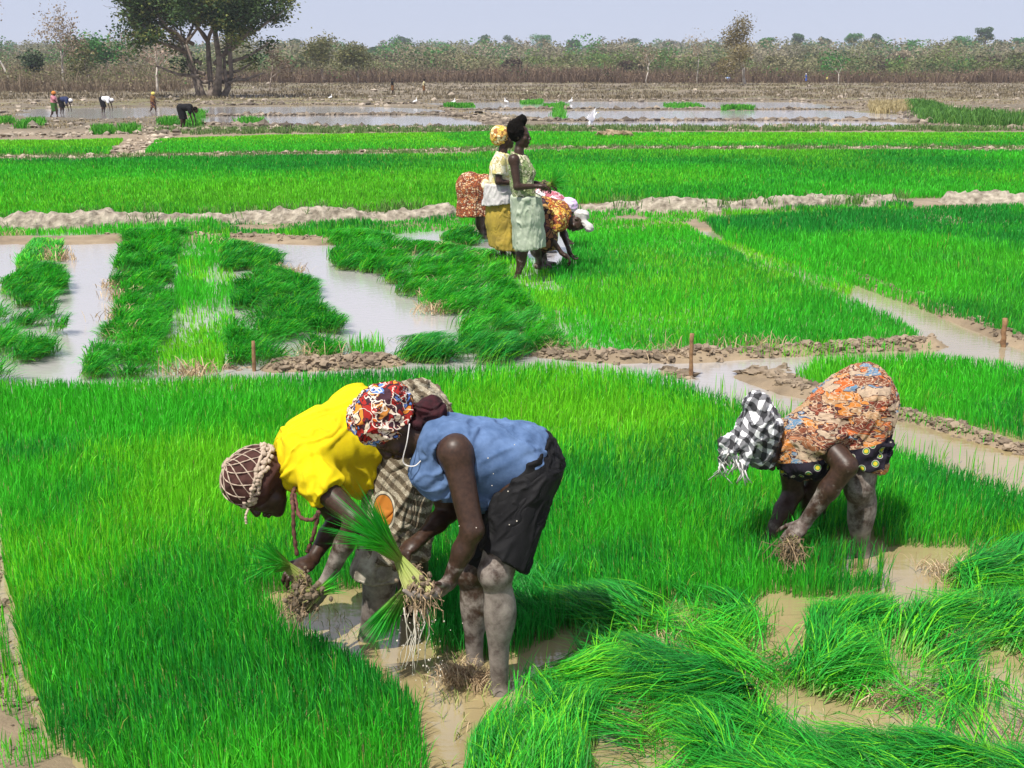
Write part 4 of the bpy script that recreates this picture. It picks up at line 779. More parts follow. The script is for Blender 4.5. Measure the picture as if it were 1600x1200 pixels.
def make_bundle(name, leafpts, rootpts, label, seed, n=170, rl=.06, L=.30, cols=None, nroots=90, drops=None, dirx=None, fan=.18, ball=.035, handpt=None):
    """pulled seedlings in a hand: stems through the grip, leaves fanning at one end, muddy roots at the other"""
    r = np.random.default_rng(seed); g, tip, root = V3(leafpts[0]), V3(leafpts[1]), V3(rootpts); d = nrm(tip - g); Lt = np.linalg.norm(tip - g)
    e = bpy.data.objects.new(name, None); C.objects.link(e); e.location = root; tag(e, label, 'seedling bundle')
    A = Acc(); u = nrm(np.cross(d, (0, 0, 1) if abs(d[2]) < .9 else (1, 0, 0))); v = np.cross(d, u)
    for i in range(n):
        a, q = r.random() * 6.3, math.sqrt(r.random()); off = (u * math.cos(a) + v * math.sin(a)) * q; k = r.random()
        p0 = root + off * ball * 1.1; p1 = g + off * .018; p2 = p1 + (d * .55 + off * fan * .6) * Lt * (.6 + .5 * k); p3 = p2 + nrm(d + off * fan * 2.2 + (0, 0, -.25 * q)) * Lt * .5 * (.6 + .6 * k)
        c = (GR_M * (1 - k) + GR_D * k) * (.8 + .5 * r.random()); W = nrm(np.cross(p3 - p0, r.normal(0, 1, 3))) * .0022
        P = [p0, p1, p2, p3]; Vv = np.array([P[0] - W * .6, P[0] + W * .6, P[1] - W * .7, P[1] + W * .7, P[2] - W, P[2] + W, P[3]]); cc = np.array([(.5, .48, .2)] * 2 + [(.30, .40, .08)] * 2 + [c] * 3)
        A.add(Vv, [(0, 1, 3, 2), (2, 3, 5, 4)], [(4, 5, 6)], cc)
    A.make('leaves', M['blade'], e)
    A = Acc(); dr = nrm(root - g)
    for i in range(nroots):
        off = r.normal(0, 1, 3) * ball * .55; p0 = root + off; p1 = p0 + (dr * .5 + r.normal(0, .45, 3) + (0, 0, -.3)) * rl * r.random(); p2 = p1 + (dr * .2 + r.normal(0, .3, 3) + (0, 0, -.8)) * rl * r.random()
        tube(A, [p0, p1, p2], [.0022, .0014, .0008], 3, np.array((.36, .26, .15)) * (.5 + .8 * r.random()))
    for i in range(90):
        k = r.normal(0, 1, 3) * ball * .5 + root; s_ = ball * (.08 + .2 * r.random()); d_ = 1 + .8 * (vn(JV * 2 + i, 1, seed) - .5); A.add(JV * d_[:, None] * s_ + k, None, JF, np.array((.19, .145, .095)) * (.6 + .8 * r.random()))
    A.make('roots', M['mud'], e); return e
# ================================================================== front worker in the blue sleeveless top
def limb(s, a, b, c, r, k=.02, bul=None):
    s.cone(a, b, r[0], r[1], k); s.cone(b, c, r[2], r[3], k)
def calf(s, kn, an, r, back):
    kn, an = V3(kn), V3(an); s.cone(kn, an, r * 1.0, r * .56, .02); m = kn * .66 + an * .34; s.ell(m + V3(back) * r * .28, (r * 1.02, r * 1.02, r * 2.1), (np.cross(nrm(kn - an), nrm(back)), back, nrm(kn - an)), .03)
def worker1():
    pel, chest, neck = J(812, 722, 4.47), J(700, 702, 4.43), J(668, 688, 4.42)
    waist = J(770, 718, 4.46)
    hN, hF = J(818, 745, 4.38), J(808, 742, 4.57); kN, kF = J(776, 893, 4.27), J(738, 893, 4.53); aN, aF = J(781, 1082, 4.29), J(742, 1040, 4.53)
    sN, sF = J(712, 706, 4.28), J(672, 706, 4.58); eN, eF = J(738, 828, 4.20), J(700, 800, 4.60); wN, wF = J(700, 912, 4.22), J(655, 843, 4.47)
    hc = J(612, 664, 4.40); hu = nrm(V3(J(560, 640, 4.34)) - V3(hc)); hf = nrm((-.35, -.22, -1)); side = nrm(V3(sF) - V3(sN)); sideh = nrm(V3(hF) - V3(hN))
    lo, hi = bounds([J(560, 600, 4.4), aN, aF, pel, kN, eF, J(880, 700, 4.5), J(640, 950, 4.2)], .13); s = Sdf(lo, hi, .0048)
    s.cone(pel, waist, .118, .105, .04, sideh, 1.25).cone(waist, chest, .108, .112, .05, side, 1.32).cone(chest, neck, .085, .055, .04, side, 1.3).cone(neck, V3(hc) + (.03, 0, .0), .05, .05, .03)
    s.ell(V3(J(690, 752, 4.40)), (.075, .10, .07), None, .05)
    for h_, k_, a_, rr in ((hN, kN, aN, 1.0), (hF, kF, aF, 1.0)):
        s.cone(h_, k_, .098 * rr, .062 * rr, .04); calf(s, k_, a_, .053 * rr, (.9, .3, 0)); s.ell(V3(k_) + (-.018, -.02, 0), (.048, .048, .055), None, .02); foot(s, a_, (-.9, -.35, 0))
    s.ell(V3(pel) + (.03, 0, -.01), (.115, .155, .115), None, .04)
    for sh, el, wr in ((sN, eN, wN), (sF, eF, wF)):
        s.ell(sh, (.062, .058, .062), None, .03); s.cone(sh, el, .054, .041, .03); s.cone(el, V3(el) * .62 + V3(wr) * .38, .040, .037, .015); s.cone(V3(el) * .62 + V3(wr) * .38, wr, .037, .0235, .02, None)
    head(s, hc, hu, hf, 1.04)
    dN = nrm(V3(J(650, 945, 4.12)) - V3(wN)); hand(s, wN, dN, (-.2, .35, .9), -1, .50, 1.06)
    dF = nrm(V3(J(620, 872, 4.40)) - V3(wF)); hand(s, wF, dF, (-.1, -.25, -1), -1, .95, 1.02)
    mk = mudmask([(kN, aN, .11, .48, .80), (kF, aF, .10, .35, .62), (eN, wN, .055, .12, .32), (wN, V3(wN) + dN * .2, .09, .42, .60), (wF, V3(wF) + dF * .2, .09, .2, .3), (V3(hN) * .4 + V3(kN) * .6, kN, .09, .1, .42)])
    o = obj_from(s, 'person', M['skin'], attr=mk); recenter(o, (aN.x, aN.y, 0)); tag(o, 'worker in blue sleeveless top and black shorts bent over holding seedlings, foremost of all', 'person', 'people working in the rice plots')
    # eyes
    # blue top
    lo, hi = bounds([waist, chest, sN, sF, J(860, 720, 4.5)], .22); g = Sdf(lo, hi, .0052); e = .014
    g.cone(V3(pel) * .9 + V3(waist) * .1, waist, .142 + e, .126 + e, .04, sideh, 1.22).cone(waist, chest, .114 + e, .114 + e, .05, side, 1.36).cone(chest, V3(neck) + (.03, 0, 0), .100 + e, .076 + e, .04, side, 1.42)
    g.cone(waist, J(750, 765, 4.44), .10, .085, .06, sideh, 1.3).ell(V3(J(690, 748, 4.41)), (.088, .12, .080), None, .05).ell(V3(J(668, 730, 4.42)), (.07, .11, .07), None, .05)
    g.cone(sN, V3(sN) * .75 + V3(chest) * .25, .055, .07, .03).cone(sF, chest, .058, .07, .03)
    g.D = np.maximum(g.D, 0 * g.D - 9)
    up = nrm(V3(pel) - V3(waist)); g.plane(J(845, 730, 4.46), (1, .0, -.18)); g.plane(J(665, 668, 4.42), (-1, .02, .42)) 
    # arm holes
    g.cone(V3(sN) + (-.005, -.14, .0), V3(sN) + (-.006, .005, -.02), .074, .070, .01, sub=True); g.cone(V3(sF) + (0, .14, 0), V3(sF) + (0, .02, -.02), .07, .068, .01, sub=True)
    g.shell(.011); t = obj_from(g, 'sleeveless_top', M['blue'], o, 1, [((.45, .05, 1), .010, 9, 3, .12), ((1, .1, .5), .006, 11, 4, .15)])
    # shorts
    lo, hi = bounds([pel, kN, kF, hN, hF, J(875, 700, 4.5)], .20); g = Sdf(lo, hi, .0052)
    g.cone(V3(pel) * .4 + V3(waist) * .6, pel, .104, .130, .05, sideh, 1.22, cut=[(J(818, 722, 4.46), (-1, 0, .25))]).ell(V3(pel) + (.025, 0, -.008), (.132, .175, .132), None, .04)
    for h_, k_, hem in ((hN, kN, J(779, 872, 4.30)), (hF, kF, J(745, 880, 4.53))):
        ax = nrm(V3(k_) - V3(h_)); g.cone(V3(h_) + (.01, 0, 0), V3(h_) + (V3(k_) - V3(h_)) * 1.15 + (.014, 0, 0), .112, .092, .03, cut=[(hem, ax + V3((-.25, 0, 0)))])
    g.plane(J(810, 722, 4.44), (-.7, 0, .7)); g.shell(.011); obj_from(g, 'shorts', M['black'], o, 1, [((.35, .2, .4), .011, 9, 8, .35), ((.8, 0, .6), .006, 18, 9, .25)])
    # head wrap with a knot of dark red cloth behind
    lo, hi = bounds([hc, J(548, 640, 4.35), J(690, 640, 4.4)], .14); g = Sdf(lo, hi, .0045); H = V3(hc); l_ = np.cross(hu, hf)
    g.ell(H + hu * .045 - hf * .028, (.098, .112, .108), (l_, hf, hu), .02).ell(H + hu * .085 - hf * .0, (.078, .090, .075), (l_, hf, hu), .03).ell(H + hu * .045 + hf * .03, (.09, .055, .05), (l_, hf, hu), .03).ell(H + hu * .10 - hf * .05, (.05, .05, .05), (l_, hf, hu), .03)
    V, Q = g.mesh(); V = smoothv(V, Q, 1); V = folds(V, Q, (.6, .5, .6), .014, 12, 21, .4); V = folds(V, Q, (.2, .9, -.3), .006, 26, 22, .4)
    mesh_np('head_wrap', V, Q, mat=M['wax1'], parent=o, smooth=True)
    lo, hi = bounds([J(672, 642, 4.42)], .1); g = Sdf(lo, hi, .0045); K_ = V3(J(672, 644, 4.40)); g.ell(K_, (.058, .05, .062), None, .02).ell(K_ + (-.02, -.03, .02), (.035, .03, .035), None, .01).ell(K_ + (.02, -.03, -.01), (.033, .03, .035), None, .01).ell(K_ + (-.04, -.01, -.03), (.04, .04, .03), None, .02)
    V, Q = g.mesh(); V = folds(V, Q, (.5, .5, 0), .010, 18, 24, .5); mesh_np('wrap_knot', V, Q, mat=M['maroon'], parent=o, smooth=True)
    # thin cord at the neck
    curve_tube('neck_cord', [J(640, 662, 4.30), J(636, 690, 4.29), J(630, 722, 4.30), J(648, 728, 4.30), J(664, 712, 4.31)], .0022, M['pale_cloth'], o)
    return o
M['blue'] = cloth('blue_jersey', (.11, .18, .33), (.055, .10, .20), 13, dirt=((.33, .38, .45), 26, .68))
M['black'] = cloth('black_shorts', (.010, .010, .011), (.004, .004, .005), 12, .75, dirt=((.30, .27, .25), 30, .70))
M['wax1'] = printcloth('orange_blue_wax_print', [(.55, .12, .02), (.62, .50, .36), (.26, .015, .012), (.10, .20, .48), (.62, .22, .03), (.30, .02, .015), (.05, .02, .03), (.40, .16, .03)], 23, (.04, .015, .02), .06, .5, white=((.7, .62, .52), .55, .014))
M['maroon'] = cloth('dark_red_cloth', (.05, .012, .016), (.018, .008, .010), 30)
M['pale_cloth'] = cloth('pale_cloth', (.72, .70, .68), (.55, .52, .5), 30)
M['yellow'] = cloth('yellow_jersey', (.66, .53, .004), (.52, .39, .004), 7, dirt=((.36, .29, .04), 11, .68))
W1 = worker1()
b1 = make_bundle('seedling_bundle', (J(622, 872, 4.26), J(548, 796, 4.14)), J(656, 926, 4.15), 'seedlings held in both hands by the foremost worker, roots dripping with mud', 3, 300, .05, nroots=160, ball=.048, fan=.22)
# ================================================================== worker in the yellow shirt
def worker2():
    pel, waist, chest, neck = J(632, 668, 4.96), J(575, 672, 4.90), J(490, 705, 4.74), J(452, 738, 4.68)
    hN, hF = J(622, 700, 4.88), J(622, 700, 5.06); kN, kF = J(597, 858, 4.72), J(640, 850, 4.94); aN, aF = J(575, 997, 4.75), J(640, 970, 5.0)
    sN, sF = J(495, 752, 4.56), J(470, 730, 4.84); eN, eF = J(556, 812, 4.46), J(528, 812, 4.86); wN, wF = J(508, 912, 4.50), J(486, 876, 4.70)
    hc = J(408, 758, 4.64); hu = nrm((-.75, -.15, .42)); hf = nrm((-.35, -.15, -1)); side = nrm(V3(sF) - V3(sN)); sideh = nrm(V3(hF) - V3(hN))
    lo, hi = bounds([J(350, 740, 4.6), aN, aF, pel, kN, J(440, 940, 4.4), J(660, 640, 5.0)], .14); s = Sdf(lo, hi, .0052)
    s.cone(pel, waist, .12, .11, .04, sideh, 1.3).cone(waist, chest, .115, .112, .05, side, 1.3).cone(chest, neck, .085, .05, .04, side, 1.3).cone(neck, hc, .048, .05, .03)
    for h_, k_, a_ in ((hN, kN, aN), (hF, kF, aF)):
        s.cone(h_, k_, .10, .064, .04); calf(s, k_, a_, .062, (.8, .4, 0)); foot(s, a_, (-.9, -.3, 0))
    for sh, el, wr in ((sN, eN, wN), (sF, eF, wF)):
        s.ell(sh, (.06, .058, .06), None, .03); s.cone(sh, el, .052, .040, .03); s.cone(el, V3(el) * .62 + V3(wr) * .38, .040, .037, .015); s.cone(V3(el) * .62 + V3(wr) * .38, wr, .037, .024, .02)
    head(s, hc, hu, hf, 1.03)
    dN = nrm(V3(J(478, 952, 4.44)) - V3(wN)); hand(s, wN, dN, (-.6, .4, .1), 1, .75, 1.05); dF = nrm(V3(J(462, 892, 4.62)) - V3(wF)); hand(s, wF, dF, (-.3, -.1, -1), -1, .9, 1.0)
    mk = mudmask([(kN, aN, .11, .45, .62), (eN, wN, .06, .25, .52), (wN, V3(wN) + dN * .2, .09, .62, .85), (wF, V3(wF) + dF * .2, .07, .15, .3)])
    o = obj_from(s, 'person', M['skin'], attr=mk); recenter(o, (aN.x, aN.y, 0)); tag(o, 'worker in bright yellow shirt and netted brown head wrap bending over the seedlings', 'person', 'people working in the rice plots')
    lo, hi = bounds([waist, chest, sN, sF, pel, J(440, 770, 4.6), J(590, 590, 5.0)], .2); g = Sdf(lo, hi, .0055); e = .015
    g.cone(pel, waist, .13 + e, .128 + e, .05, sideh, 1.3).cone(waist, chest, .122 + e, .118 + e, .05, side, 1.38).cone(chest, V3(neck) + (.02, 0, .01), .095 + e, .066 + e, .05, side, 1.4)
    g.cone(J(560, 640, 4.9), J(478, 700, 4.72), .10, .10, .05, side, 1.3)
    g.cone(waist, J(560, 740, 4.82), .11, .10, .06, sideh, 1.35).ell(J(520, 745, 4.72), (.10, .13, .085), None, .05)
    for sh, el in ((sN, eN), (sF, eF)): ax = nrm(V3(el) - V3(sh)); g.cone(sh, V3(sh) + (V3(el) - V3(sh)) * .5, .076, .072, .035, cut=[(V3(sh) + (V3(el) - V3(sh)) * .34, ax)])
    g.plane(J(442, 742, 4.68), (-1, -.1, -.25)); g.plane(J(602, 660, 4.93), (1, .1, -.25)); g.shell(.012)
    obj_from(g, 'shirt', M['yellow'], o, 1, [((1, .1, .7), .010, 7, 31, .14), ((.3, 0, -1), .011, 8, 33, .12)])
    # patterned wrap skirt
    lo, hi = bounds([pel, kN, kF, hN, J(670, 600, 5.0), J(570, 860, 4.7)], .2); g = Sdf(lo, hi, .0062)
    g.cone(V3(pel) * .7 + V3(waist) * .3, pel, .135, .152, .05, sideh, 1.3).ell(V3(pel) + (.03, .02, .02), (.155, .20, .165), None, .05)
    g.cone(pel, J(618, 888, 4.82), .14, .125, .06, sideh, 1.5, cut=[(J(610, 872, 4.80), (.15, 0, -1))]).cone(hN, J(596, 880, 4.70), .12, .088, .06, cut=[(J(590, 868, 4.7), (.15, 0, -1))])
    g.plane(J(560, 675, 4.9), (-1, 0, .1)); g.shell(.011); obj_from(g, 'wrap_skirt', M['skirt2'], o, 1, [((.35, .2, 1), .022, 9, 41, .12), ((.6, .1, 1), .010, 16, 42, .15)])
    # muddy rolled hem of an under cloth
    lo, hi = bounds([J(590, 880, 4.72)], .14); g = Sdf(lo, hi, .005); g.cone(J(600, 850, 4.72), J(586, 892, 4.70), .085, .098, .02, cut=[(J(585, 900, 4.7), (-.1, 0, -1)), (J(590, 850, 4.7), (0, 0, 1))]); g.shell(.010)
    obj_from(g, 'under_skirt', M['muddycloth'], o, 1, [((.1, .1, 1), .016, 14, 43, .25)])
    curve_tube('bracelet', [V3(wN) + V3((math.cos(a) * .030, math.sin(a) * .030, .012 * math.cos(a) + .008)) for a in np.linspace(0, 2 * math.pi, 13)], .0042, M['pale_cloth'], o, res=3)
    # net covered head wrap
    l_ = np.cross(hu, hf); H = V3(hc); lo, hi = bounds([H], .22); g = Sdf(lo, hi, .0048); g.ell(H + hu * .048 - hf * .02, (.108, .118, .100), (l_, hf, hu), .02).ell(H + hu * .015 - hf * .01, (.102, .108, .075), (l_, hf, hu), .03)
    V, Q = g.mesh(); V = folds(V, Q, (.4, .5, .6), .008, 14, 51, .5); w = mesh_np('head_wrap', V, Q, mat=M['brownwrap'], parent=o, smooth=True)
    def onw(th, ph, r_=1.015): d = l_ * math.cos(th) * math.sin(ph) + hf * math.sin(th) * math.sin(ph) + hu * math.cos(ph); q = V3((d @ l_ / .108, d @ hf / .118, d @ hu / .104)); return H + hu * .046 - hf * .02 + d / np.linalg.norm(q) * r_ * 1.02
    A = Acc()
    for sgn in (-1, 1):
        for k in range(13):
            pts = [onw(k * 2 * math.pi / 13 + sgn * p * .95, .12 + p * 1.55, 1.02) for p in np.linspace(0, 1, 16)]; tube(A, pts, .0023 * (1 + .35 * np.sin(np.arange(16) * 2.3)), 5)
    for ph, rr in ((1.62, .0065), (1.80, .0075), (.12, .006)):
        pts = [onw(t_, ph + .05 * math.sin(t_ * 3), 1.04) for t_ in np.linspace(0, 2 * math.pi, 60)]; tube(A, pts, rr * (1 + .45 * np.sin(np.arange(60) * 2.6)), 6)
    r = np.random.default_rng(4)
    for k in range(150):
        p = onw(r.random() * 6.3, 1.55 + .35 * r.random(), 1.05); A.add(JV * (.006 + .006 * r.random()) + p, None, JF)
    A.c = [None]; mesh_np('net_cords', np.concatenate(A.V), np.concatenate(A.q), np.concatenate(A.t), M['cord'], w, smooth=True)
    curve_tube('braided_cord', [J(462, 760, 4.60), J(456, 776, 4.50), J(458, 795, 4.45), J(459, 830, 4.44), J(464, 868, 4.44)], .0075, M['brownwrap2'], o, 7, .25)
    curve_tube('braided_cord', [J(460, 772, 4.52), J(468, 806, 4.44), J(488, 812, 4.43), J(498, 800, 4.43), J(489, 838, 4.44), J(480, 862, 4.46)], .0075, M['brownwrap2'], o, 7, .25)
    curve_tube('braided_cord', [J(388, 795, 4.50), J(384, 806, 4.48), J(385, 818, 4.48)], .005, M['cord'], o, 6, .3)
    return o
M['skirt2'] = printcloth('grey_net_print', [(.34, .30, .22), (.40, .36, .27), (.28, .24, .18), (.43, .39, .30)], 70, (.19, .16, .11), .07, .35)
_t = M['skirt2'].node_tree; _b = _t.nodes['Principled BSDF']; _src = _b.inputs['Base Color'].links[0].from_socket
_c = _t.nodes.new('ShaderNodeTexCoord'); _ct = V3(J(600, 806, 4.62)); _p = V3(J(596, 806, 4.62))
_vm = _t.nodes.new('ShaderNodeVectorMath'); _vm.operation = 'SUBTRACT'; _vm.inputs[1].default_value = tuple(_p); _t.links.new(_c.outputs['Object'], _vm.inputs[0])
_vs = _t.nodes.new('ShaderNodeVectorMath'); _vs.operation = 'MULTIPLY'; _vs.inputs[1].default_value = (1.25, .25, .82); _t.links.new(_vm.outputs[0], _vs.inputs[0])
_vl = _t.nodes.new('ShaderNodeVectorMath'); _vl.operation = 'LENGTH'; _t.links.new(_vs.outputs[0], _vl.inputs[0])
_rr = ramp(_t, [(0, (.38, .14, .02)), (.050, (.08, .06, .04)), (.054, (.46, .42, .32)), (.060, (.08, .07, .05)), (.064, (1, 1, 1))], 'CONSTANT'); _t.links.new(_vl.outputs['Value'], _rr.inputs[0])
_gt = _t.nodes.new('ShaderNodeMath'); _gt.operation = 'GREATER_THAN'; _gt.inputs[1].default_value = .064; _t.links.new(_vl.outputs['Value'], _gt.inputs[0])
_mx = _t.nodes.new('ShaderNodeMix'); _mx.data_type = 'RGBA'; _t.links.new(_gt.outputs[0], _mx.inputs[0]); _t.links.new(_rr.outputs[0], _mx.inputs[6]); _t.links.new(_src, _mx.inputs[7]); _t.links.new(_mx.outputs[2], _b.inputs['Base Color'])
M['muddycloth'] = cloth('muddy_cloth', (.42, .38, .31), (.18, .15, .12), 22); M['brownwrap'] = cloth('brown_wrap', (.075, .032, .026), (.04, .018, .015), 25)
M['brownwrap2'] = cloth('brown_braid', (.16, .07, .05), (.06, .03, .025), 60); M['cord'] = cloth('cream_cord', (.50, .40, .31), (.32, .25, .19), 40)
_w = _t.nodes.new('ShaderNodeTexWave'); _w.inputs['Scale'].default_value = 9; _w.inputs['Distortion'].default_value = 2.5; _wm = _t.nodes.new('ShaderNodeMapping'); _wm.inputs['Rotation'].default_value = (0, R(50), 0)
_t.links.new(_c.outputs['Object'], _wm.inputs[0]); _t.links.new(_wm.outputs[0], _w.inputs['Vector']); _wr = ramp(_t, [(.42, (.22, .17, .12)), (.62, (1, 1, 1))]); _t.links.new(_w.outputs['Color'], _wr.inputs[0])
_m3 = _t.nodes.new('ShaderNodeMix'); _m3.data_type = 'RGBA'; _m3.blend_type = 'MULTIPLY'; _m3.inputs[0].default_value = .8; _t.links.new(_src, _m3.inputs[6]); _t.links.new(_wr.outputs[0], _m3.inputs[7]); _t.links.new(_m3.outputs[2], _mx.inputs[7])
W2 = worker2()
make_bundle('seedling_bundle', (J(448, 884, 4.52), J(398, 868, 4.40)), J(470, 905, 4.52), 'small dark bundle of seedlings in the far hand of the yellow shirted worker', 5, 130, .05, ball=.03, fan=.35)
make_bundle('seedling_bundle', (J(500, 925, 4.44), J(540, 905, 4.46)), J(474, 938, 4.38), 'muddy clump of roots in the near hand of the yellow shirted worker', 6, 40, .07, ball=.055, fan=.3)
make_bundle('seedling_bundle', (J(632, 925, 4.40), J(580, 1005, 4.36)), J(648, 890, 4.38), 'bundle of long seedlings hanging down between the two front workers', 7, 190, .03, ball=.02, fan=.22, nroots=20)
# water dripping from the roots
def drips():
    r = np.random.default_rng(2); A = Acc(); o0 = V3(J(650, 950, 4.13))
    for k in range(9):
        x = r.normal(0, .03); p = [o0 + (x, r.normal(0, .02), 0)]
        for j in range(5): p.append(p[-1] + (r.normal(0, .010) - .006, r.normal(0, .008), -.035 - .02 * r.random()))
        tube(A, p, np.linspace(.0026, .0012, 6), 4)
    for k in range(90):
        c = o0 + (r.normal(.03, .045), r.normal(0, .03), -.27 * r.random() - .02); A.add(JV * (.0012 + .0024 * r.random() ** 2) * (1, 1, 1.4) + c, None, JF)
    for k in range(9):
        c = V3(J(r.uniform(700, 820), r.uniform(690, 850), 4.12)); A.add(JV * (.0014 + .0014 * r.random()) + c, None, JF)
    A.c = [None]; m, t, b, N, L = nt('muddy_drops'); b.inputs['Base Color'].default_value = (.62, .56, .47, 1); b.inputs['Roughness'].default_value = .15
    tag(mesh_np('water_drops', np.concatenate(A.V), np.concatenate(A.q), np.concatenate(A.t), m, smooth=True), 'muddy water dripping and splashing from the roots', kind='stuff')
drips()
# ================================================================== right worker in the printed dress
def worker3():
    o_ = .0; pel, waist, chest, neck = J(1345, 622, 5.78), J(1318, 640, 5.78), J(1254, 690, 5.72), J(1222, 700, 5.70)
    hN, hF = J(1352, 640, 5.68), J(1342, 640, 5.88); kN, kF = J(1342, 762, 5.58), J(1272, 770, 5.98); aN, aF = J(1347, 872, 5.66), J(1262, 835, 6.02)
    sN, sF = J(1290, 692, 5.56), J(1232, 700, 5.90); eN, eF = J(1322, 728, 5.46), J(1240, 768, 5.92); wN, wF = J(1256, 818, 5.50), J(1202, 838, 5.82)
    hc = J(1192, 696, 5.68); hu = nrm((-.65, -.1, -.02)); hf = nrm((-.25, -.35, -.85)); side = nrm(V3(sF) - V3(sN)); sideh = nrm(V3(hF) - V3(hN))
    lo, hi = bounds([J(1120, 620, 5.7), aN, aF, pel, eN, wF, J(1400, 600, 5.8)], .15); s = Sdf(lo, hi, .006)
    s.cone(pel, waist, .13, .115, .04, sideh, 1.2).cone(waist, chest, .115, .11, .05, side, 1.3).cone(chest, neck, .085, .055, .04, side, 1.2).cone(neck, hc, .052, .05, .03)
    s.ell(J(1240, 722, 5.70), (.08, .10, .06), None, .04)
    for h_, k_, a_ in ((hN, kN, aN), (hF, kF, aF)):
        s.cone(h_, k_, .11, .070, .04); calf(s, k_, a_, .060, (.8, .4, 0)); foot(s, a_, (-.9, -.3, 0))
    for sh, el, wr in ((sN, eN, wN), (sF, eF, wF)):
        s.ell(sh, (.066, .06, .066), None, .03); s.cone(sh, el, .060, .052, .03); s.cone(el, V3(el) * .6 + V3(wr) * .4, .050, .046, .015); s.cone(V3(el) * .6 + V3(wr) * .4, wr, .046, .028, .02)
    head(s, hc, hu, hf, 1.03); dN = nrm(V3(J(1226, 848, 5.44)) - V3(wN)); hand(s, wN, dN, (-.3, .1, -.9), -1, .9, 1.05); dF = nrm(V3(J(1180, 866, 5.76)) - V3(wF)); hand(s, wF, dF, (.5, -.2, -.5), 1, .7, 1.05)
    mk = mudmask([(kN, aN, .12, .42, .62), (kF, aF, .11, .2, .4), (eN, wN, .08, .22, .46), (wN, V3(wN) + dN * .2, .08, .3, .5), (wF, V3(wF) + dF * .2, .08, .35, .5)])
    o = obj_from(s, 'person', M['skin'], attr=mk); recenter(o, (aN.x, aN.y, 0)); tag(o, 'worker at right in printed dress and black and white checked scarf bending to the water', 'person', 'people working in the rice plots')
    lo, hi = bounds([pel, chest, sN, sF, kN, J(1405, 600, 5.8), J(1345, 745, 5.7)], .22); g = Sdf(lo, hi, .0065)
    g.cone(pel, waist, .142, .142, .05, sideh, 1.25).cone(waist, chest, .142, .134, .05, side, 1.35).cone(chest, V3(neck) + (.05, 0, -.01), .125, .100, .04, side, 1.25)
    g.ell(V3(pel) + (.02, 0, -.01), (.140, .185, .150), None, .05).ell(J(1258, 722, 5.66), (.10, .14, .075), None, .05)
    for h_, k_ in ((hN, kN), (hF, kF)): g.cone(h_, V3(h_) + (V3(kN) - V3(hN)) * 1.15, .138, .108, .05, cut=[(J(1348, 722, 5.66), (-.28, 0, -1))])
    for sh, el in ((sN, eN), (sF, eF)): g.cone(sh, V3(sh) * .6 + V3(el) * .4, .085, .083, .03, cut=[(V3(sh) * .72 + V3(el) * .28, nrm(V3(el) - V3(sh)))])
    g.plane(J(1212, 700, 5.70), (-1, 0, .05)); g.shell(.013); obj_from(g, 'dress', M['dress3'], o, 1, [((1, .1, .6), .018, 7, 61, .22), ((.3, .1, 1), .014, 9, 62, .22), ((.3, .1, 1), .005, 22, 63, .22)])
    # checked scarf: puffed crown, band round the head, knotted tails
    l_ = np.cross(hu, hf); H = V3(hc); lo, hi = bounds([H, J(1130, 700, 5.6), J(1185, 620, 5.65)], .2); g = Sdf(lo, hi, .0055)
    g.ell(H + hu * .035 - hf * .02, (.100, .112, .095), (l_, hf, hu), .02); g.cone(J(1192, 665, 5.66), J(1184, 634, 5.64), .088, .062, .04, (0, 1, 0), 1.3); g.cone(J(1178, 668, 5.6), J(1156, 690, 5.58), .07, .045, .03)
    for a, b, r0, r1 in ((J(1150, 682, 5.55), J(1132, 692, 5.52), .034, .026), (J(1132, 692, 5.52), J(1130, 722, 5.52), .026, .016), (J(1166, 690, 5.52), J(1160, 730, 5.50), .030, .018), (J(1150, 690, 5.54), J(1143, 705, 5.5), .03, .02)): g.cone(a, b, r0, r1, .012)
    V, Q = g.mesh(); V = folds(V, Q, (.4, 0, 1), .012, 15, 71, .35); V = folds(V, Q, (1, .3, .3), .005, 30, 72, .35); sc = mesh_np('scarf', V, Q, mat=M['check'], parent=o, smooth=True)
    r = np.random.default_rng(8); A = Acc()
    for c in (J(1130, 722, 5.52), J(1160, 730, 5.50), J(1143, 706, 5.5), J(1152, 716, 5.5)):
        for k in range(12): p = V3(c) + r.normal(0, .012, 3); tube(A, [p, p + (r.normal(0, .012), 0, -.03), p + (r.normal(0, .02), 0, -.055 - .02 * r.random())], [.0035, .003, .002], 4)
    A.c = [None]; mesh_np('tassels', np.concatenate(A.V), np.concatenate(A.q), np.concatenate(A.t), M['pale_cloth'], sc, smooth=True)
    return o
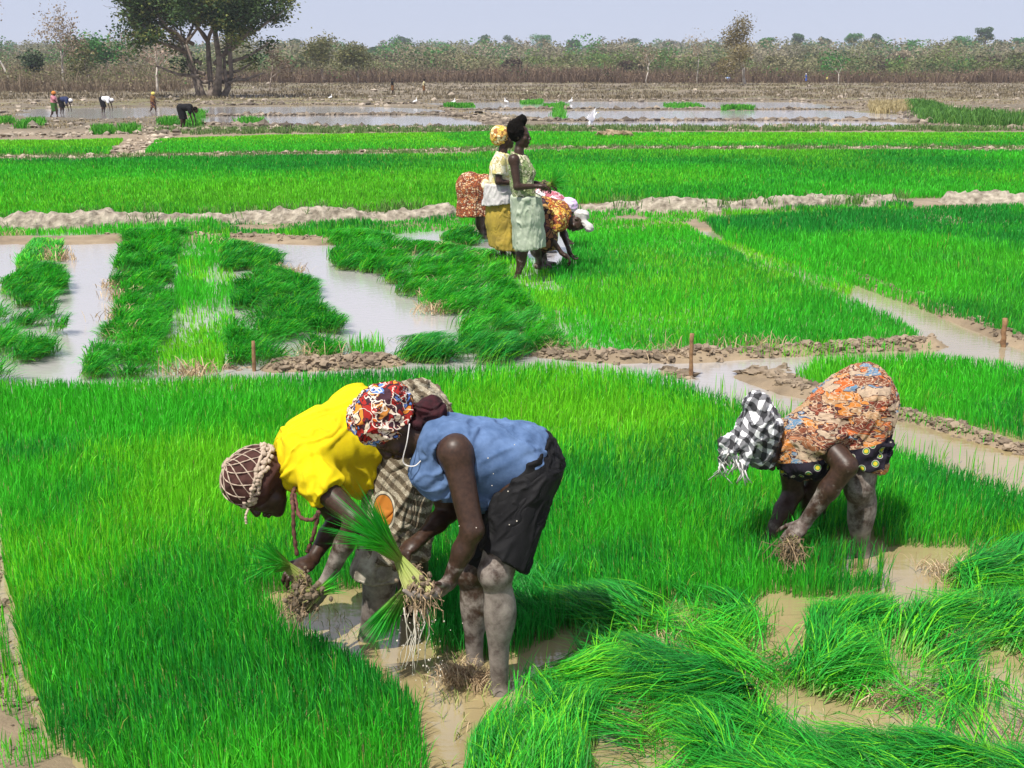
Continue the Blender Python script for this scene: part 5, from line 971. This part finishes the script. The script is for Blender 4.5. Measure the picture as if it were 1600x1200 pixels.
def dressmat():
    m = printcloth('streaked_wax_print', [(.42, .10, .02), (.36, .27, .19), (.10, .19, .29), (.16, .035, .02), (.46, .17, .035), (.28, .11, .05), (.18, .06, .03), (.34, .20, .10)], 11, (.05, .02, .02), .04, .8, (1, 1, 2.6), white=((.46, .34, .23), 2.2, .026), rot=(0, R(-40), 0))
    t = m.node_tree; b = t.nodes['Principled BSDF']; src = b.inputs['Base Color'].links[0].from_socket; N, L = t.nodes.new, t.links.new
    # dark band with yellow and green motifs above the hem
    c = N('ShaderNodeTexCoord'); sx = N('ShaderNodeSeparateXYZ'); L(c.outputs['Object'], sx.inputs[0]); z0 = J(1352, 690, 5.66).z; k = N('ShaderNodeMath'); k.operation = 'MULTIPLY_ADD'; k.inputs[1].default_value = -.30; sb = N('ShaderNodeMath'); sb.operation = 'SUBTRACT'; sb.inputs[1].default_value = J(1352, 700, 5.66).x; L(sx.outputs[0], sb.inputs[0]); L(sb.outputs[0], k.inputs[0]); L(sx.outputs[2], k.inputs[2])
    band = ramp(t, [(0, (0, 0, 0)), (max(z0 - .10, .01), (0, 0, 0)), (max(z0 - .095, .02), (1, 1, 1)), (z0 + .02, (1, 1, 1)), (z0 + .025, (0, 0, 0))], 'CONSTANT'); L(k.outputs[0], band.inputs[0])
    v = tex(t, 'ShaderNodeTexVoronoi', 17); r = ramp(t, [(0, (.42, .34, .02)), (.17, (.03, .16, .05)), (.25, (.36, .32, .26)), (.29, (.015, .012, .02))], 'CONSTANT'); L(v.outputs['Distance'], r.inputs[0])
    mx = N('ShaderNodeMix'); mx.data_type = 'RGBA'; L(band.outputs[0], mx.inputs[0]); L(src, mx.inputs[6]); L(r.outputs[0], mx.inputs[7]); L(mx.outputs[2], b.inputs['Base Color']); return m
M['dress3'] = dressmat()
def checkmat():
    m, t, b, N, L = nt('checked_scarf'); c = N('ShaderNodeTexCoord'); mp = N('ShaderNodeMapping'); mp.inputs['Rotation'].default_value = (R(20), R(-28), R(15)); nz = tex(t, 'ShaderNodeTexNoise', 7, Detail=2); va = N('ShaderNodeVectorMath'); va.operation = 'MULTIPLY_ADD'; va.inputs[1].default_value = (.16, .16, .16); L(nz.outputs['Color'], va.inputs[0]); L(c.outputs['Object'], va.inputs[2]); L(va.outputs[0], mp.inputs[0]); sx = N('ShaderNodeSeparateXYZ'); L(mp.outputs[0], sx.inputs[0]); o = []
    for k in (0, 2):
        a = N('ShaderNodeMath'); a.operation = 'MULTIPLY'; a.inputs[1].default_value = 19; L(sx.outputs[k], a.inputs[0]); f = N('ShaderNodeMath'); f.operation = 'FRACT'; L(a.outputs[0], f.inputs[0]); g = N('ShaderNodeMath'); g.operation = 'GREATER_THAN'; g.inputs[1].default_value = .5; L(f.outputs[0], g.inputs[0]); o.append(g)
    s = N('ShaderNodeMath'); s.operation = 'ADD'; L(o[0].outputs[0], s.inputs[0]); L(o[1].outputs[0], s.inputs[1]); h = N('ShaderNodeMath'); h.operation = 'MULTIPLY'; h.inputs[1].default_value = .5; L(s.outputs[0], h.inputs[0])
    r = ramp(t, [(0, (.72, .72, .72)), (.4, (.16, .16, .17)), (.8, (.022, .022, .025))], 'CONSTANT'); L(h.outputs[0], r.inputs[0]); L(r.outputs[0], b.inputs['Base Color']); b.inputs['Roughness'].default_value = .9; return m
M['check'] = checkmat()
W3 = worker3()
make_bundle('seedling_bundle', (J(1244, 836, 5.50), J(1262, 812, 5.60)), J(1236, 856, 5.36), 'seedlings with hanging roots in the near hand of the right worker', 9, 90, .09, ball=.045, fan=.5, nroots=170)
# ================================================================== the standing group in the middle
def fig(label, j, h=.009, sc=1.0, face=True, hands=True, group='people working in the rice plots', bust=0, mud=.4, rr=1.0):
    """j: pel chest neck head (points), up fwd (head), and for n(ear) f(ar): s e w h k a; hd = way the hands point"""
    pts = [v for k, v in j.items() if k not in ('up', 'fwd', 'hdn', 'hdf', 'ft')]; lo, hi = bounds(pts, .22); s = Sdf(lo, hi, h); K = .03
    side = nrm(V3(j['sf']) - V3(j['sn'])); sh_ = nrm(V3(j['hf']) - V3(j['hn'])); ws = V3(j['pel']) * .55 + V3(j['chest']) * .45
    s.cone(j['pel'], ws, .115 * rr, .10 * rr, .05, sh_, 1.25).cone(ws, j['chest'], .10 * rr, .105 * rr, .05, side, 1.3).cone(j['chest'], j['neck'], .08, .05, .04, side, 1.3).cone(j['neck'], j['head'], .045, .048, .02)
    if bust: s.ell(V3(j['chest']) + V3(bust), (.07, .10, .07), None, .04)
    for q in 'nf':
        s.cone(j['h' + q], j['k' + q], .09 * rr, .06 * rr, .04); calf(s, j['k' + q], j['a' + q], .055 * rr, (-j['ft'][0] * .9, -j['ft'][1], 0)); foot(s, j['a' + q], j['ft'])
        s.ell(j['s' + q], (.06, .056, .06), None, .03); s.cone(j['s' + q], j['e' + q], .052 * rr, .038, .03); s.cone(j['e' + q], j['w' + q], .038, .024, .02)
        if hands: hand(s, j['w' + q], j['hd' + q], (0, 0, -1) if abs(nrm(j['hd' + q])[2]) < .8 else (j['ft'][0], 0, 0), 1, .8, 1.1)
        else: s.cone(j['w' + q], V3(j['w' + q]) + nrm(j['hd' + q]) * .15, .03, .02, .01)
    if face: head(s, j['head'], j['up'], j['fwd'], 1.04)
    else: s.ell(j['head'], (.09, .09, .115), None, .02)
    mk = mudmask([(j['kn'], j['an'], .12, mud * .4, mud), (j['kf'], j['af'], .12, mud * .4, mud), (j['en'], j['wn'], .06, 0, mud * .5)])
    o = obj_from(s, 'person', M['skin'], attr=mk); recenter(o, (j['an'][0], j['an'][1], 0)); tag(o, label, 'person', group); return o
def cl(o, name, mat, prims, shell=.014, h=.010, fold=None, planes=()):
    """garment from a list of cones (a, b, ra, rb, side, w, cuts) and ellipsoids (c, (rx, ry, rz))"""
    pts = []; [pts.extend([p[0], p[1]] if len(p) > 2 else [p[0]]) for p in prims]; lo, hi = bounds(pts, .32); g = Sdf(lo, hi, h)
    for p in prims:
        if len(p) == 2: g.ell(p[0], p[1], None, .05)
        else: g.cone(p[0], p[1], p[2], p[3], .04, p[4] if len(p) > 4 else None, p[5] if len(p) > 5 else 1, cut=p[6] if len(p) > 6 else None)
    for p in planes: g.plane(*p)
    if shell: g.shell(shell)
    V, Q = g.mesh(); V = smoothv(V, Q, 1)
    for f in fold or (): V = folds(V, Q, *f)
    return mesh_np(name, V, Q, mat=mat, parent=o, smooth=True)
def mid():
    S_ = 2000.0
    # --- standing woman in the pale green dress, hair in a top knot
    Y = 13.9; j = dict(pel=J(822, 322, Y), chest=J(812, 262, Y), neck=J(811, 236, Y), head=J(813, 212, Y), up=(0, 0, 1), fwd=(1, -.25, -.15), sn=J(803, 250, Y - .18), sf=J(818, 250, Y + .2),
        en=J(808, 292, Y - .24), ef=J(828, 286, Y + .2), wn=J(840, 291, Y - .2), wf=J(848, 288, Y + .08), hdn=(1, .1, .0), hdf=(1, -.2, .1), hn=J(818, 326, Y - .1), hf=J(826, 326, Y + .12),
        kn=J(820, 385, Y - .08), kf=J(836, 384, Y + .10), an=J(808, 433, Y - .05), af=J(843, 410, Y + .6), ft=(1, -.2, 0))
    o = fig('barefoot woman standing in a pale green dress with her hair in a top knot', j, bust=(.08, 0, -.06)); sd_ = (0, 1, 0)
    H = V3(j['head']); cl(o, 'hair', M['hair'], [(H + (-.03, 0, .035), (.098, .10, .10)), (H + (-.06, 0, .08), (.075, .08, .07)), (H + (.03, 0, .175), (.045, .045, .05)), (H + (-.02, .02, .14), (.05, .05, .05)), (H + (-.07, -.03, .12), (.05, .05, .045))], 0, .009, [((0, 0, 1), .012, 22, 3, .8)])
    cl(o, 'dress_top', M['green_print'], [(J(822, 316, Y), J(816, 290, Y), .135, .118, sd_, 1.3), (J(816, 290, Y), j['chest'], .118, .125, sd_, 1.3), (j['chest'], J(810, 240, Y), .112, .085, sd_, 1.5), (V3(j['chest']) + (.09, 0, -.06), (.08, .12, .08))], .014, .010, [((.1, 0, 1), .008, 10, 4, .3)], [(J(811, 240, Y), (.3, 0, 1))])
    cl(o, 'skirt', M['pale_green'], [(J(821, 304, Y), J(824, 340, Y), .158, .165, sd_, 1.45), (J(824, 335, Y), J(828, 398, Y), .160, .176, sd_, 1.42, [(J(828, 386, Y), (.1, 0, -1))])], .014, .010, [((.05, 0, 1), .018, 8, 6, .2), ((.05, 0, 1), .006, 20, 7, .2)], [(J(820, 306, Y), (0, 0, 1))])
    bpx = o
    make_bundle('seedling_bundle', (J(862, 287, Y - .1), J(886, 276, Y - .2)), J(850, 292, Y - .12), 'seedlings held out in front of the standing woman in pale green', 61, 260, .05, ball=.05, fan=.9, nroots=60)
    # --- second standing woman, yellow head wrap and skirt
    Y = 15.3; j = dict(pel=J(781, 318, Y), chest=J(783, 262, Y), neck=J(786, 234, Y), head=J(788, 216, Y), up=(-.15, 0, 1), fwd=(1, .1, -.2), sn=J(780, 250, Y - .18), sf=J(790, 250, Y + .2),
        en=J(779, 284, Y - .22), ef=J(800, 284, Y + .2), wn=J(804, 286, Y - .16), wf=J(812, 292, Y + .1), hdn=(1, 0, 0), hdf=(1, 0, 0), hn=J(780, 320, Y - .1), hf=J(784, 320, Y + .12),
        kn=J(784, 365, Y - .12), kf=J(798, 365, Y + .15), an=J(787, 401, Y), af=J(804, 398, Y + .2), ft=(1, -.2, 0))
    o = fig('standing woman in a yellow head wrap, white waist cloth and mustard skirt, partly hidden', j, bust=(.07, 0, -.06)); H = V3(j['head'])
    cl(o, 'head_wrap', M['yellow_wrap'], [(H + (-.045, 0, .045), (.115, .115, .11)), (H + (-.07, 0, .0), (.08, .10, .08))], 0, .010, [((.5, .3, .5), .012, 14, 5, .4)])
    cl(o, 'blouse', M['cream_print'], [(J(781, 312, Y), j['chest'], .14, .135, sd_, 1.3), (j['chest'], J(785, 240, Y), .115, .08, sd_, 1.5), (j['sn'], J(779, 276, Y - .2), .078, .08, sd_, 1, [(J(779, 272, Y - .2), (0, 0, -1))]), (V3(j['chest']) + (.08, 0, -.06), (.085, .12, .085))], .014, .010, [((.1, 0, 1), .010, 10, 14, .3)], [(J(784, 238, Y), (.3, 0, 1))])
    cl(o, 'waist_cloth', M['white_cloth'], [(J(779, 288, Y), J(779, 320, Y), .165, .20, sd_, 1.2)], .014, .010, [((.2, 0, 1), .016, 9, 16, .3)], [(J(779, 287, Y), (0, 0, 1)), (J(779, 318, Y), (.12, 0, -1))])
    cl(o, 'skirt', M['mustard'], [(J(780, 312, Y), J(783, 345, Y), .16, .18, sd_, 1.2), (J(783, 340, Y), J(790, 398, Y), .175, .20, sd_, 1.2, [(J(784, 387, Y), (-.12, 0, -1))])], .014, .010, [((.12, 0, 1), .022, 7, 17, .2), ((.12, 0, 1), .008, 16, 18, .2)], [(J(780, 312, Y), (0, 0, 1))])
    # --- woman bent away behind them, brown print skirt to the left
    Y = 17.3; j = dict(pel=J(738, 296, Y), chest=J(776, 306, Y), neck=J(790, 316, Y), head=J(800, 324, Y), up=(1, 0, -.2), fwd=(.2, 0, -1), sn=J(778, 310, Y - .18), sf=J(778, 308, Y + .2),
        en=J(784, 336, Y - .2), ef=J(790, 336, Y + .2), wn=J(790, 356, Y - .15), wf=J(796, 356, Y + .1), hdn=(.2, 0, -1), hdf=(.2, 0, -1), hn=J(738, 300, Y - .1), hf=J(740, 300, Y + .12),
        kn=J(750, 338, Y - .1), kf=J(758, 338, Y + .12), an=J(752, 364, Y), af=J(761, 364, Y + .1), ft=(1, 0, 0))
    o = fig('woman bent forward behind the two standing women, seen as a brown checked skirt', j)
    cl(o, 'skirt', M['brown_print'], [(J(757, 290, Y), J(738, 294, Y), .15, .18, sd_, 1.25), (J(738, 295, Y), J(738, 345, Y), .185, .21, sd_, 1.2, [(J(738, 336, Y), (.05, 0, -1))]), (J(734, 290, Y), (.17, .21, .18)), (J(750, 300, Y), J(748, 345, Y), .15, .17, sd_, 1.2, [(J(738, 336, Y), (.05, 0, -1))])], .014, .011, [((.2, 0, 1), .022, 7, 27, .25)])
    cl(o, 'blouse', M['cream_print'], [(J(757, 292, Y), j['chest'], .145, .135, sd_, 1.3), (j['chest'], j['neck'], .12, .09, sd_, 1.3)], .014, .012, [((1, 0, 0), .012, 9, 28, .3)])
    # --- woman bent to the right, orange print blouse, white scarf
    Y = 14.6; j = dict(pel=J(850, 328, Y), chest=J(874, 334, Y), neck=J(890, 342, Y), head=J(901, 347, Y), up=(1, 0, -.1), fwd=(.3, -.5, -1), sn=J(874, 342, Y - .18), sf=J(876, 338, Y + .2),
        en=J(858, 368, Y - .3), ef=J(880, 366, Y + .2), wn=J(878, 396, Y - .32), wf=J(888, 388, Y), hdn=(.8, 0, -.5), hdf=(.3, 0, -1), hn=J(848, 334, Y - .1), hf=J(852, 334, Y + .12),
        kn=J(852, 372, Y - .25), kf=J(846, 374, Y + .15), an=J(842, 408, Y), af=J(850, 404, Y + .3), ft=(1, -.2, 0))
    o = fig('woman in an orange print blouse and white scarf crouching with her arm to the water', j); H = V3(j['head'])
    cl(o, 'head_scarf', M['white_cloth'], [(H + (.06, .02, .078), (.088, .095, .065)), (J(912, 346, Y - .05), J(921, 355, Y - .1), .035, .055)], 0, .010, [((.5, .3, -.5), .014, 14, 35, .4)])
    cl(o, 'blouse', M['orange_print'], [(J(852, 328, Y), j['chest'], .15, .14, sd_, 1.3), (j['chest'], J(886, 342, Y), .13, .09, sd_, 1.4), (j['sn'], V3(j['sn']) * .5 + V3(j['en']) * .5, .085, .08), (J(874, 350, Y - .1), (.09, .13, .08))], .014, .010, [((1, 0, 0), .012, 10, 36, .3)], [(J(889, 344, Y), (1, 0, -.3))])
    cl(o, 'skirt', M['dark_print'], [(J(850, 330, Y), J(852, 372, Y - .2), .155, .13, sd_, 1.3), (J(852, 370, Y - .2), J(848, 396, Y), .14, .15, sd_, 1.3, [(J(850, 388, Y), (0, 0, -1))]), (J(846, 330, Y), (.16, .19, .16))], .014, .010, [((.1, 0, 1), .018, 8, 37, .25)])
    # --- another bent woman behind her, lilac scarf and pink top
    Y = 16.2; j = dict(pel=J(848, 312, Y), chest=J(866, 318, Y), neck=J(878, 322, Y), head=J(886, 327, Y), up=(1, 0, 0), fwd=(.3, 0, -1), sn=J(868, 324, Y - .18), sf=J(868, 322, Y + .2),
        en=J(872, 345, Y - .2), ef=J(874, 345, Y + .2), wn=J(880, 365, Y - .15), wf=J(884, 365, Y), hdn=(.2, 0, -1), hdf=(.2, 0, -1), hn=J(846, 318, Y - .1), hf=J(848, 318, Y + .12),
        kn=J(850, 350, Y), kf=J(848, 350, Y + .15), an=J(848, 380, Y), af=J(852, 380, Y + .2), ft=(1, 0, 0))
    o = fig('woman in a lilac scarf and pink top bent down behind the one in orange print', j); H = V3(j['head'])
    cl(o, 'head_scarf', M['lilac'], [(H + (.02, 0, .045), (.12, .12, .10)), (H + (-.06, 0, .05), (.12, .12, .07))], 0, .011, [((.7, .3, 0), .014, 12, 45, .4)])
    cl(o, 'top', M['pink_print'], [(J(846, 312, Y), j['chest'], .15, .14, sd_, 1.3), (j['chest'], j['neck'], .13, .10, sd_, 1.3)], .014, .012, [((1, 0, 0), .014, 10, 46, .3)])
    cl(o, 'skirt', M['dark_print'], [(J(846, 316, Y), J(850, 365, Y), .15, .15, sd_, 1.3, [(J(850, 362, Y), (0, 0, -1))])], .014, .012)
M['hair'] = simple('black_hair', (.004, .0035, .003), (.011, .009, .008), 60, 1, .9, .01); M['hair'].node_tree.nodes['Principled BSDF'].inputs['Specular IOR Level'].default_value = .08
M['green_print'] = printcloth('green_cream_print', [(.32, .38, .18), (.55, .52, .34), (.22, .30, .12), (.60, .56, .40)], 24, (.10, .12, .05), .05)
M['pale_green'] = cloth('pale_green_cloth', (.44, .48, .38), (.28, .33, .24), 6, dirt=((.22, .24, .17), 14, .62))
M['yellow_wrap'] = printcloth('yellow_brown_print', [(.70, .48, .08), (.62, .38, .10), (.75, .65, .35), (.30, .12, .04)], 22, (.25, .10, .03), .05)
M['cream_print'] = printcloth('cream_print', [(.66, .60, .38), (.72, .68, .50), (.60, .52, .22), (.70, .66, .52)], 16, (.45, .36, .16), .03)
M['white_cloth'] = cloth('white_cloth', (.56, .54, .52), (.36, .34, .34), 12); M['mustard'] = cloth('mustard_cloth', (.42, .30, .05), (.26, .19, .04), 7)
M['brown_print'] = printcloth('brown_check_print', [(.40, .13, .04), (.62, .36, .18), (.30, .08, .03), (.62, .46, .30)], 30, (.16, .05, .03), .12, .1, (1, 1, 1.3))
M['orange_print'] = printcloth('orange_print', [(.60, .32, .05), (.45, .12, .03), (.68, .48, .14), (.22, .06, .04)], 30, (.12, .04, .02), .06)
M['dark_print'] = printcloth('dark_print', [(.08, .03, .03), (.20, .08, .04), (.05, .03, .04), (.40, .22, .08)], 14, (.02, .01, .01), .05)
M['lilac'] = cloth('lilac_cloth', (.55, .36, .62), (.70, .60, .72), 18); M['pink_print'] = printcloth('pink_print', [(.70, .60, .62), (.62, .28, .34), (.75, .70, .72), (.45, .12, .16)], 16, (.3, .1, .12), .04)
mid()
# ================================================================== people far off
def dist_of(py): return G(800, py).y
def farperson(px, py, label, pose, cols, seed, faceright=True, hgt=1.62, parts=()):
    """pose: stand / bend / walk ; cols: top, bottom, headgear (None = bare)"""
    b = at(px, min(dist_of(py), 230)); f = 1 if faceright else -1; z = b[2]; P = lambda x, y, h: (b[0] + f * x, b[1] + y, z + h); k = hgt / 1.65
    h_ = .022 if b[1] < 120 else .035
    if pose == 'bend': j = dict(pel=P(-.08, 0, .86 * k), chest=P(.28, 0, .88 * k), neck=P(.42, 0, .82 * k), head=P(.54, 0, .76 * k), up=(f, 0, -.2), fwd=(f * .2, 0, -1), sn=P(.32, -.17, .82 * k), sf=P(.32, .17, .82 * k), en=P(.36, -.2, .55 * k), ef=P(.42, .2, .55 * k), wn=P(.42, -.15, .30 * k), wf=P(.48, .12, .30 * k), hdn=(0, 0, -1), hdf=(0, 0, -1), hn=P(-.06, -.1, .84 * k), hf=P(-.06, .1, .84 * k), kn=P(0, -.13, .45 * k), kf=P(.04, .13, .45 * k), an=P(-.06, -.13, .06), af=P(-.02, .13, .06), ft=(f, 0, 0))
    else:
        w = .18 if pose == 'walk' else .04
        j = dict(pel=P(0, 0, .92 * k), chest=P(.03, 0, 1.25 * k), neck=P(.04, 0, 1.42 * k), head=P(.07, 0, 1.54 * k), up=(0, 0, 1), fwd=(f, 0, -.2), sn=P(.02, -.18, 1.34 * k), sf=P(.02, .18, 1.34 * k), en=P(.0 + w, -.22, 1.08 * k), ef=P(-w * .5, .22, 1.08 * k), wn=P(.22, -.2, .98 * k), wf=P(.2, .18, .95 * k), hdn=(f, 0, -.3), hdf=(f, 0, -.3), hn=P(0, -.09, .88 * k), hf=P(0, .09, .88 * k), kn=P(w, -.1, .47 * k), kf=P(-w * .4, .1, .47 * k), an=P(w, -.1, .07), af=P(-w * 1.3, .1, .07), ft=(f, 0, 0))
    o = fig(label, j, h_, face=False, hands=False, group='people working far off in the mud fields', mud=.3)
    o.data.transform(Matrix.Translation((0, 0, -z))); o.location.z = z
    ch, pe, H = V3(j['chest']), V3(j['pel']), V3(j['head']); sd_ = (0, 1, 0)
    cl(o, 'top', M[cols[0]], [(pe * .75 + ch * .25, ch, .15, .15, sd_, 1.25), (j['sn'], V3(j['sn']) * .5 + V3(j['en']) * .5, .085, .08)], 0, h_)
    if cols[1]: cl(o, 'skirt', M[cols[1]], [(pe, V3(j['kn']) * .5 + V3(j['kf']) * .5 + (0, 0, -.05), .16, .16, sd_, 1.2, [(V3(j['kn']) + (0, 0, -.06), (0, 0, -1))])], 0, h_)
    if cols[2]: cl(o, 'head_scarf', M[cols[2]], [(H + (-.02 * f, 0, .05), (.12, .12, .11))], 0, h_)
    else: cl(o, 'hair', M['hair'], [(H + (-.02 * f, 0, .05), (.105, .105, .10))], 0, h_)
    return o
for n_, c_ in (('red', (.45, .03, .05)), ('plain_blue', (.08, .15, .55)), ('dark_blue', (.03, .04, .10)), ('plain_black', (.012, .012, .014)), ('plain_green', (.05, .14, .03)), ('plain_yellow', (.70, .60, .15)), ('light_blue', (.28, .40, .66)), ('plain_white', (.8, .8, .8)), ('plain_brown', (.20, .10, .04)), ('orange', (.6, .22, .05)), ('pinkish', (.6, .25, .3))): M[n_] = cloth(n_, c_)
for i, a in enumerate(((80, 183, 'standing person in red top and dark trousers at far left', 'walk', ('pinkish', 'plain_green', 'orange'), True, 1.3), (93, 177, 'person bent over in dark blue just right of the standing one at far left', 'bend', ('dark_blue', 'plain_black', 'plain_white'), True),
    (158, 176, 'person in white top bent over in the grey mud', 'bend', ('plain_white', 'plain_black', 'plain_white'), True), (236, 174, 'person in yellow and brown standing by the water left of the big tree', 'walk', ('plain_brown', 'dark_print', 'plain_yellow'), True, 1.15),
    (282, 203, 'person all in black bent over beside the small green tufts', 'bend', ('plain_black', 'plain_black', None), True), (613, 149, 'small dark clad figure standing on the stubble left of the group', 'stand', ('plain_black', 'plain_brown', None), False),
    (662, 149, 'small figure in pale clothes on the stubble nearer the group', 'stand', ('cream_print', 'plain_brown', None), True), (1139, 133, 'person in pale blue bent over below the thicket', 'bend', ('light_blue', 'light_blue', 'plain_white'), False),
    (1260, 128, 'person in bright blue standing below the thicket at right', 'stand', ('plain_blue', 'plain_blue', 'plain_white'), False), (1295, 134, 'person in pale yellow shirt near the one in bright blue', 'bend', ('plain_yellow', 'plain_black', None), False),
    (1576, 132, 'dark figure at the foot of the thicket at far right', 'stand', ('plain_black', 'plain_black', None), False), (267, 141, 'small figure in pale blue under the pinkish bare tree', 'stand', ('light_blue', 'plain_white', None), True))):
    farperson(a[0], a[1], a[2], a[3], a[4], 500 + i, a[5], *(a[6:7]))
# ------------------------------------------------------------------ egrets
M['feather'] = cloth('white_feathers', (.85, .85, .85), (.75, .75, .76), 8); M['beak'] = simple('yellow_beak', (.6, .4, .05), (.7, .5, .08), 5, .5, 0)
M['wood'] = simple('weathered_stake', (.13, .065, .03), (.30, .17, .08), 24, .85, .6, .01)
def standing_egret(px, py, label, seed, face=1, k=.62):
    b = V3(at(px, dist_of(py))); s = Sdf(b + (-.45, -.3, -.1), b + (.45, .3, 1.0), .016); P = lambda x, z, y=0: b + V3((x * face, y, z)) * (k, 1, k)
    s.cone(P(-.16, .34), P(.12, .42), .055, .085, .03).cone(P(.12, .44), P(.17, .56), .05, .026, .03).cone(P(.17, .56), P(.13, .68), .026, .022, .02).cone(P(.13, .68), P(.19, .76), .022, .026, .02).cone(P(.19, .76), P(.22, .765), .030, .024, .01).cone(P(-.16, .34), P(-.30, .28), .05, .02, .02)
    o = obj_from(s, 'egret', M['feather']); recenter(o, b); tag(o, label, 'bird', 'egrets standing at the flooded plots'); A = Acc(); tube(A, [P(.22, .765), P(.34, .745)], [.013, .003], 5); A.c = [None]; mesh_np('beak', A.V[0], A.q[0], A.t[0], M['beak'], o)
    for y in (-.03, .03): A = Acc(); tube(A, [P(.0, .36, y), P(.01, .18, y), P(.0, .0, y)], [.012, .009, .009], 5); A.c = [None]; mesh_np('leg', A.V[0], A.q[0], A.t[0], M['black'], o)
for i, (px, py, f, lb) in enumerate(((648, 164, 1, 'leftmost tiny white egret, on the grassy point between ponds'), (708, 163, 1, 'tiny white egret at the far pond edge above the group'), (791, 162, -1, 'tiny white egret on the pond bank right of the group'), (892, 161, 1, 'rightmost tiny white egret, up and left of the flapping bird'),
        (427, 136, -1, 'white egret right of the big tree'), (515, 157, 1, 'white egret standing left of the dark clad figure'))): standing_egret(px, py, lb, i, f)
def flying():
    Y = 62.; s_ = Y / 2000; c = V3(J(925, 186, Y)); P = lambda x, y, z: c + V3((x, y, z)) * s_
    s = Sdf(c - (1, 1, .8), c + (1, 1, .8), .02); s.cone(P(-7, 0, -13), P(1, 0, 1), 2.0 * s_, 3.4 * s_, .05).cone(P(1, 0, 1), P(4, 0, 6), 3.0 * s_, 1.6 * s_, .05).cone(P(4, 0, 6), P(7, 0, 9), 1.4 * s_, 1.2 * s_, .03).cone(P(-7, 0, -13), P(-9, 0, -15), 1.6 * s_, .8 * s_, .03)
    o = obj_from(s, 'egret', M['feather']); recenter(o, c); tag(o, 'white bird flapping up over the flooded plot, right of the group', 'bird')
    for sy in (-1, 1):
        s = Sdf(c - (1.2, 1.4, 1), c + (1.2, 1.4, 1.2), .02)
        for k in range(7): t = k / 6; s.cone(P(1 - 2 * t, sy * 2, 1 - t * 4), P(-11 + 13 * (1 - t) + (4 if sy > 0 else 0), sy * (14 + 2 * t), 16 - 13 * t), 1.3 * s_, .55 * s_, .04)
        obj_from(s, 'wing', M['feather'], o)
    A = Acc(); tube(A, [P(7, 0, 9), P(11, 0, 10)], [.02, .005], 5); A.c = [None]; mesh_np('beak', A.V[0], A.q[0], A.t[0], M['beak'], o)
flying()
# ------------------------------------------------------------------ stakes
def stake(px, py, top, wpx, label, lean=0):
    b = G(px, py); k = .97 * b.y / F; H = (py - top) * k * 1.02; r = wpx * k / 2; rr = np.random.default_rng(px); n = 9; A = Acc()
    pts = [(b.x + lean * t * H + rr.normal(0, r * .12), b.y + rr.normal(0, r * .1), -.08 + t * (H + .08)) for t in np.linspace(0, 1, n)]
    tube(A, pts, r * (1.08 - .15 * np.linspace(0, 1, n)) * (1 + .08 * rr.normal(0, 1, n)), 9); A.c = [None]
    o = mesh_np('wooden_stake', A.V[0], A.q[0], A.t[0], M['wood'], smooth=True); recenter(o, (b.x, b.y, 0)); tag(o, label, 'stake', 'wooden stakes marking the plots')
stake(397, 580, 530, 6.5, 'short reddish wooden stake beside the broad seedling heap', .02); stake(1079, 590, 517, 7, 'tallest thin wooden stake standing at the cross bank in the middle'); stake(1567, 542, 495, 9, 'thick short wooden stake near the right edge', -.02)
# ------------------------------------------------------------------ haze
def haze():
    m = bpy.data.materials.new('haze'); m.use_nodes = True; t = m.node_tree; t.nodes.remove(t.nodes['Principled BSDF'])
    v = t.nodes.new('ShaderNodeVolumePrincipled'); v.inputs['Color'].default_value = (.80, .84, .95, 1); v.inputs['Density'].default_value = .00028; v.inputs['Anisotropy'].default_value = .0
    t.links.new(v.outputs[0], t.nodes['Material Output'].inputs['Volume'])
    x, y0, y1, z0, z1 = 9900, -60, 6100, -2, 60
    V = [(a, b, c) for a in (-x, x) for b in (y0, y1) for c in (z0, z1)]
    tag(mesh_np('haze', V, [(0, 1, 3, 2), (4, 6, 7, 5), (0, 4, 5, 1), (2, 3, 7, 6), (0, 2, 6, 4), (1, 5, 7, 3)], mat=m), 'thin pale haze over the whole plain', kind='stuff')
haze()
print('done')
